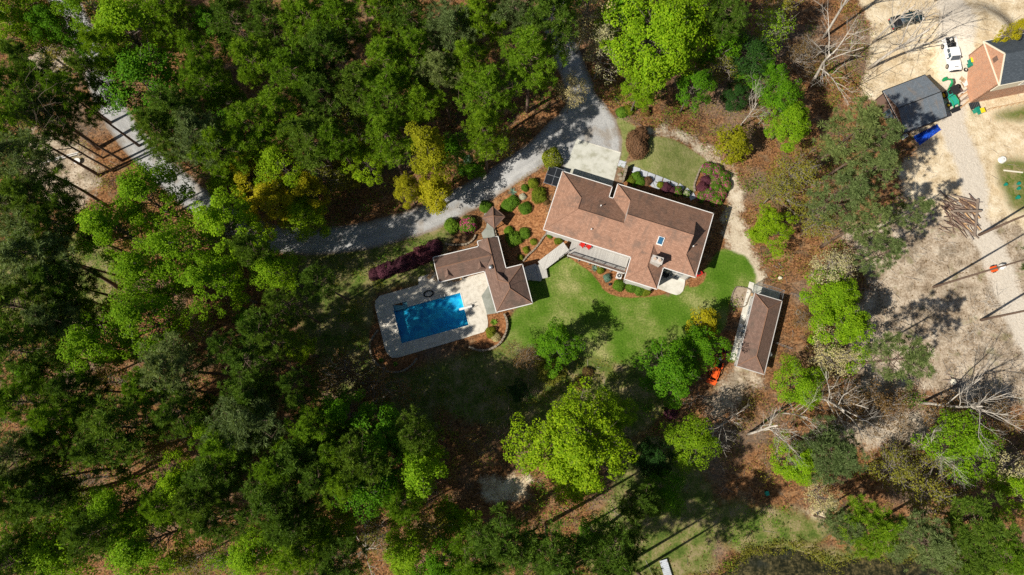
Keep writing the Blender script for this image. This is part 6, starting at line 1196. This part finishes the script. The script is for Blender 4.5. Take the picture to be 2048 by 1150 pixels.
# ------------------------------------------------------------------ clipped shrubs and flowering bushes
def bush_mesh(name, seed, n=2600, leaf=.11, rough=.06, flat_=1.0, core=True, zmin=-.35):
    rng = np.random.default_rng(seed); f = lobes(rng, 4); d = unit(rng.normal(0, 1, (n * 2, 3))); d = d[d[:, 2] > zmin][:n]
    az = np.arctan2(d[:, 1], d[:, 0]); k = 1 + rough * (f(az, d[:, 2]) - 1) * 4 + rng.normal(0, rough, len(d)) * .6
    C = d * k[:, None]; C[:, 2] = C[:, 2] * flat_ + .38; V, F = leaf_faces(C, d * 1.2 + np.array([0, 0, .4]), leaf, leaf * .75, rng); mb = MB(); mb.add(V, F); return mb.mesh(name, M['leaf_box'])
mb = MB(); mb.ball((0, 0, .38), (.9, .9, .86), 14, 8); CORE = mb.mesh('bush_core', M['leaf_dark'])
mb = MB()
for k in range(5): a_ = k * 1.25; mb.tube([(0.05 * math.cos(a_), .05 * math.sin(a_), -.05), (.35 * math.cos(a_), .35 * math.sin(a_), .5)], [.05, .02], 5)
STEM = mb.mesh('bush_stem', M['twig'])
BM = [bush_mesh('bush_a', 81, rough=.1, leaf=.13), bush_mesh('bush_b', 82, rough=.08), bush_mesh('bush_c', 83, rough=.14, leaf=.14)]
FL = []
for s_ in (91, 92, 93):
    rng = np.random.default_rng(s_); d = unit(rng.normal(0, 1, (1400, 3))); d = d[d[:, 2] > -.1]; cl = unit(rng.normal(0, 1, (20, 3))); cl[:, 2] = np.abs(cl[:, 2]); m_k = ((d @ cl.T).max(1) > .955) & (rng.random(len(d)) < .7) | (rng.random(len(d)) < .06)
    C = d[m_k] * 1.05; C[:, 2] += .38; V, F = leaf_faces(C, d[m_k], .16, .15, rng); mb = MB(); mb.add(V, F); FL.append(mb.mesh('flowers', M['leaf_pink']))
bi = [0]
def bush(px, py, r, leaf, label, sy=None, sz=None, rz=None, flower=None, name='shrub', cat='shrub', group=None, core=True, zlift=0):
    p = at(px, py); i = bi[0]; bi[0] += 1; sz = sz or r * .85
    b = thing(name, label, cat, (p[0], p[1], p[2] - .02 + zlift), RNG.uniform(0, 6.28) if rz is None else rz, group, (r, sy or r, sz))
    inst('foliage', BM[i % 3], b, mat=M['leaf_' + leaf])
    if core: inst('light_blocking_core', CORE, b, mat=M['leaf_' + leaf])  # solid ellipsoid added inside the leaf shell to block light
    inst('stem', STEM, b)
    if flower: inst('flowers', FL[i % 3], b, mat=M['leaf_' + flower])['kind'] = 'stuff'
    return b
def rays(name, label, px, py, n, L, w, mat, up=.6, cat='plant', group=None):
    rng = np.random.default_rng(int(px * 7 + py)); p = at(px, py); t_ = thing(name, label, cat, p, 0, group)
    for k in range(n):
        a_ = k * 2.4; e = rng.uniform(.15, 1.0) * up; d = np.array([math.cos(a_), math.sin(a_)]); l = L * rng.uniform(.75, 1.1); q = np.array([-d[1], d[0]]) * w / 2
        pts = [(0, 0, .05), (*(d * l * .5), l * e * .8), (*(d * l), l * e)]
        V = [(*(-q * .6), .05), (*(q * .6), .05), (*(d * l * .5 + q), pts[1][2]), (*(d * l * .5 - q), pts[1][2]), (*(d * l), pts[2][2])]; mb = MB(); mb.add(V, [np.array([[0, 1, 2, 3]]), np.array([[3, 2, 4]])]); mb.build('leaf', M[mat], t_)
    return t_
bush(971, 415, 1.0, 'box', 'clipped green bush touching the shelter roof'); bush(1016, 412, 1.05, 'box', 'oval green bush below the drive, left half of the large pair', sy=1.2); bush(1025, 405, 1.0, 'box', 'oval green bush below the drive, right half of the large pair')
bush(1050.5, 418, 1.0, 'box', 'rounded green bush right of the oval pair'); bush(1046, 394, .55, 'white', 'small white flowering bush above the rounded green one'); bush(904, 453, 1.15, 'box', 'smooth green dome bush left of the pink one'); bush(937, 452, 1.35, 'box', 'green bush with pink flowers beside the flagstones', flower='pink')
bush(1018, 463, .8, 'box', 'left bush of the trio behind the pool house'); bush(1028, 479, 1.2, 'box', 'largest bush of the trio behind the pool house'); bush(1049.5, 468, .9, 'box', 'right bush of the trio behind the pool house')
bush(1067, 484, .55, 'boxy', 'upper yellow-green ball bush by the stone border'); bush(1052, 500, .52, 'boxy', 'middle yellow-green ball bush by the stone border'); bush(1041, 516, .48, 'boxy', 'lowest yellow-green ball bush by the stone border')
for (x, y, r, l) in ((868, 498, 1.35, 'purple round bush at the corner of the pool house wing'), (848, 511, 1.5, 'second purple bush left of the pool house'), (826, 522, 1.25, 'third purple bush in the dark row'), (806, 530, 1.3, 'fourth purple bush in the dark row'), (786, 537, 1.1, 'fifth purple bush in the dark row'), (768, 543, 1.2, 'sixth purple bush in the dark row'), (750, 550, 1.0, 'purple bush at the left end of the row')): bush(x, y, r, 'purple', l, sz=r)
bush(1099.5, 472, .42, 'box', 'small green bush at the left end of the house wall'); bush(1117, 483, .7, 'boxy', 'yellow flowering shrub by the ramp top', sy=.5); bush(1201, 540, .62, 'boxy', 'olive bush in the bed below the deck'); bush(1214, 556, .6, 'agave', 'blue-green bush beside the air conditioner'); bush(1237, 571, .9, 'box', 'green ball bush below the air conditioner')
bush(1263, 574, .95, 'box', 'left part of the hedge along the south wing'); bush(1277, 578, 1.0, 'box', 'middle part of the hedge along the south wing'); bush(1290, 582, .85, 'boxy', 'right part of the hedge along the south wing, flecked yellow')
bush(1271, 292, 1.55, 'dry', 'large brown dormant shrub mound beside the upper lawn', sy=2.2, sz=1.7, rz=.25); bush(1280, 274, 1.2, 'dry', 'upper end of the brown shrub mound', sz=1.5)
for (x, y, r, l) in ((1414, 340, .9, 'pink azalea at the top of the island'), (1430, 342, .9, 'pink azalea at the top right of the island'), (1444, 357, .95, 'pink azalea at the right of the island'), (1428, 362, .9, 'green and pink azalea in the island centre'), (1449, 371, .85, 'sparse azalea at the right tip of the island'), (1432, 378, .95, 'azalea right of the lower purple bush'), (1417, 391, .95, 'azalea at the lower left of the island'), (1402, 396, .75, 'bright pink azalea nearest the walk'), (1430, 400, .9, 'azalea at the bottom of the island'), (1440, 389, .8, 'azalea at the lower right of the island')): bush(x, y, r * 1.15, 'box', l, flower='pink')
bush(1411, 362, .85, 'purple', 'upper purple ball bush in the azalea island'); bush(1404, 376, .88, 'purple', 'lower purple ball bush in the azalea island')
bush(1331, 376, .8, 'purple', 'purple bush in the bed along the north wall'); bush(1343, 380, .6, 'purple', 'smaller purple bush beside the pink one along the wall'); bush(1354, 383, .75, 'box', 'pink flowering bush along the north wall', flower='pink'); bush(1372, 389, .6, 'box', 'white flowering bush at the end of the north wall bed', flower='white'); bush(1320, 370, .55, 'boxy', 'light green bush in the bed along the north wall')
bush(1262, 361, .65, 'boxy', 'yellow-green bush right of the retaining wall'); bush(1272, 354, .8, 'box', 'dark green bush by the slab walk'); bush(1281, 363, .75, 'box', 'green bush close to the north eave'); bush(1294, 363, .7, 'dry', 'brown clipped bush by the slab walk')
bush(1103, 320, 1.55, 'boxy', 'feathery green conifer bush at the apron corner', sz=1.9, name='conifer', cat='conifer', core=False); bush(1066, 368, .8, 'boxy', 'loose yellowish shrub left of the garage', sz=1.0); bush(1078, 392, 1.2, 'boxy', 'wide loose shrub against the left garage wall', sz=1.0); bush(1092, 405, .5, 'rust', 'orange brown shrub against the left house wall'); bush(1050, 377, .6, 'box', 'green bush at the drive edge below the gravel')
rays('agave', 'grey-green agave at the drive edge', 1026, 384, 16, .9, .14, 'leaf_agave'); rays('agave', 'variegated agave in the bed below the deck', 1189, 537, 16, .75, .14, 'leaf_agave'); rays('fern', 'green fern in the right pool corner bed', 988, 645, 18, .7, .16, 'leaf_box'); rays('fern', 'left green fern in the lower left pool bed', 763, 721, 16, .5, .16, 'leaf_box'); rays('fern', 'right green fern in the lower left pool bed', 791, 728, 16, .5, .16, 'leaf_box'); rays('fern', 'broad leaved plant by the steps bed', 1268, 366, 14, .8, .25, 'leaf_emerald')
bush(982, 665, .8, 'boxy', 'loose yellow shrub in the right pool corner bed', core=False); bush(992, 675, .7, 'cream', 'pale pink shrub in the right pool corner bed', core=False)
bush(1243, 226, .9, 'box', 'green bush at the gravel turning area edge'); bush(1256, 222, .8, 'boxy', 'yellow-green bush next to the gravel edge bush'); bush(1290, 225, .8, 'rust', 'brown low bush below the huge top tree')
bush(935, 320, .7, 'agave', 'grey low plant by the lower drive'); bush(925, 345, .6, 'dark', 'dark low shrub by the lower drive bank'); bush(1160, 770, 1.0, 'rust', 'reddish shrub below the tree on the left lawn edge', sz=.7); bush(1340, 825, 1.0, 'purple', 'magenta tinged shrub in deep shade', sz=.8); bush(1175, 745, .8, 'rust', 'brown shrub at the shaded lower end of the lawn', sz=.7)

# ------------------------------------------------------------------ uncountable cover: seedlings, twigs, brush, fallen leaves
def inpoly_any(x, y, keys, m):
    i = np.clip(np.searchsorted(GX, x), 1, nx - 1); j = np.clip(np.searchsorted(GY, y), 1, ny - 1); return np.max([sd[k][j, i] for k in keys], axis=0) > m
rg = np.random.default_rng(44)
def scatter(n, keys_no, m=-.3, keys_yes=None):
    x, y = rg.uniform(-88, 88, n * 3), rg.uniform(-27, 72, n * 3); k = ~inpoly_any(x, y, keys_no, m)
    if keys_yes: k &= inpoly_any(x, y, keys_yes, 0)
    hx, hy = x - p0[0], y - p0[1]; u, v = hx * math.cos(HA) + hy * math.sin(HA), -hx * math.sin(HA) + hy * math.cos(HA); k &= ~((u > -2) & (u < 27) & (v > -6) & (v < 13))
    gx, gy = x - kp[0], y - kp[1]; u, v = gx * math.cos(KA) + gy * math.sin(KA), -gx * math.sin(KA) + gy * math.cos(KA); k &= ~((u > -2) & (u < 6) & (v > -1) & (v < 15))
    k &= sd_poly(x, y, ats(dpx)) < -.5; qx, qy = x - q0[0], y - q0[1]; u, v = qx * math.cos(PA) + qy * math.sin(PA), -qx * math.sin(PA) + qy * math.cos(PA); k &= ~((u > -1) & (u < 20) & (v > -12) & (v < 9))
    x, y = x[k][:n], y[k][:n]; return np.c_[x, y, terrain(x, y)]
OPEN = ['drive', 'lawn', 'uplawn', 'sand', 'dirt', 'track', 'path', 'mulch', 'pond']
for nm_, lf, sd_i, cnt_, lab in (('undergrowth', 'leaf_olive', 9, 3400, 'thin olive undergrowth scattered over the forest floor'), ('seedlings', 'leaf_emerald', 10, 2600, 'low green seedlings between the woodland trunks')):
    C = scatter(cnt_, OPEN); w = vnoise(C[:, 0], C[:, 1], 6, sd_i); left = sstep(20, -20, C[:, 0]) if False else (C[:, 0] < 15) * .12; C = C[w + left > .52]; k = 30; idx = np.repeat(np.arange(len(C)), k); hgt = rg.uniform(.25, 1.5, len(C))
    off = rg.normal(0, .6, (len(idx), 3)); off[:, 2] = np.abs(rg.normal(0, 1, len(idx))) * hgt[idx] + .1
    V, F = leaf_faces(C[idx] + off, np.tile([0, 0, 1.], (len(idx), 1)), .2, .15, rg); mb = MB(); mb.add(V, F); o = mb.build(nm_, M[lf]); tag(o, lab, 'undergrowth', kind='stuff')
C = scatter(9000, ['drive', 'lawn', 'uplawn', 'track', 'sand', 'path', 'pond'], -.2); V, F = leaf_faces(C + np.array([0, 0, .06]), np.tile([0, 0, 1.6], (len(C), 1)), .24, .17, rg); mb = MB(); mb.add(V, F); o = mb.build('fallen_leaves', M['leaf_rust']); tag(o, 'dry brown leaves strewn over the forest floor', 'leaves', kind='stuff')
C = scatter(1500, ['drive', 'lawn', 'uplawn', 'track', 'path', 'pond'], -.2); mb = MB()
for c in C:
    a_ = rg.uniform(0, 6.28); L = rg.uniform(.5, 2.4); d = np.array([math.cos(a_), math.sin(a_), 0]); mb.tube([c + (0, 0, .05), c + d * L * .5 + (*rg.normal(0, .08, 2), .12), c + d * L + (0, 0, .06)], [.03, .022, .01], 3, False)
o = mb.build('fallen_twigs', M['grey_bark']); tag(o, 'fallen grey twigs lying on the woodland ground', 'twigs', kind='stuff')
mb = MB()
for (x, y, n, r, hh) in ((1960, 640, 60, 2.6, .5), (1985, 600, 50, 2.2, .5), (1880, 850, 90, 4, .9), (1960, 860, 80, 4, .9), (1740, 850, 80, 3.5, .8), (1700, 810, 70, 3, .8), (1420, 860, 60, 2.6, .9), (1380, 800, 40, 2, .6), (160, 610, 50, 3, .6), (120, 880, 50, 3, .6), (860, 960, 40, 2.4, .6), (1905, 745, 40, 2, .5), (2010, 770, 60, 3, .6), (1800, 800, 50, 2.5, .6), (1760, 560, 40, 3, .4), (1830, 520, 50, 4, .4), (1880, 480, 40, 3, .4), (1800, 640, 50, 4, .4), (1900, 660, 60, 4, .4), (2000, 720, 60, 4, .5), (1850, 330, 30, 3, .3), (1930, 690, 50, 3, .4)):
    c = np.array(at(x, y))
    for k in range(n):
        q = c + np.array([*rg.normal(0, r * .5, 2), 0]); d = unit(rg.normal(0, 1, 3) * np.array([1, 1, .45]) + np.array([0, 0, .3])); L = rg.uniform(.6, 1.8); mb.tube([q, q + d * L * .6, q + d * L + rg.normal(0, .15, 3)], [.03, .02, .008], 3, False)
o = mb.build('brush_piles', M['pale_bark']); tag(o, 'heaps of pale cut brush and branches on bare ground', 'brush', kind='stuff')

# reeds and weeds along the pond margin
PE = closed(POND, 12); seg = PE[rg.integers(0, len(PE), 420)] + rg.normal(0, .55, (420, 2)); C = np.c_[seg, np.full(len(seg), .0)]; idx = np.repeat(np.arange(len(C)), 12)
off = rg.normal(0, .3, (len(idx), 3)); off[:, 2] = np.abs(off[:, 2]); V, F = leaf_faces(C[idx] + off, np.tile([0, 0, .5], (len(idx), 1)), .3, .12, rg); mb = MB(); mb.add(V, F); o = mb.build('pond_weeds', M['leaf_olive']); tag(o, 'olive weeds fringing the pond margin', 'weeds', kind='stuff')
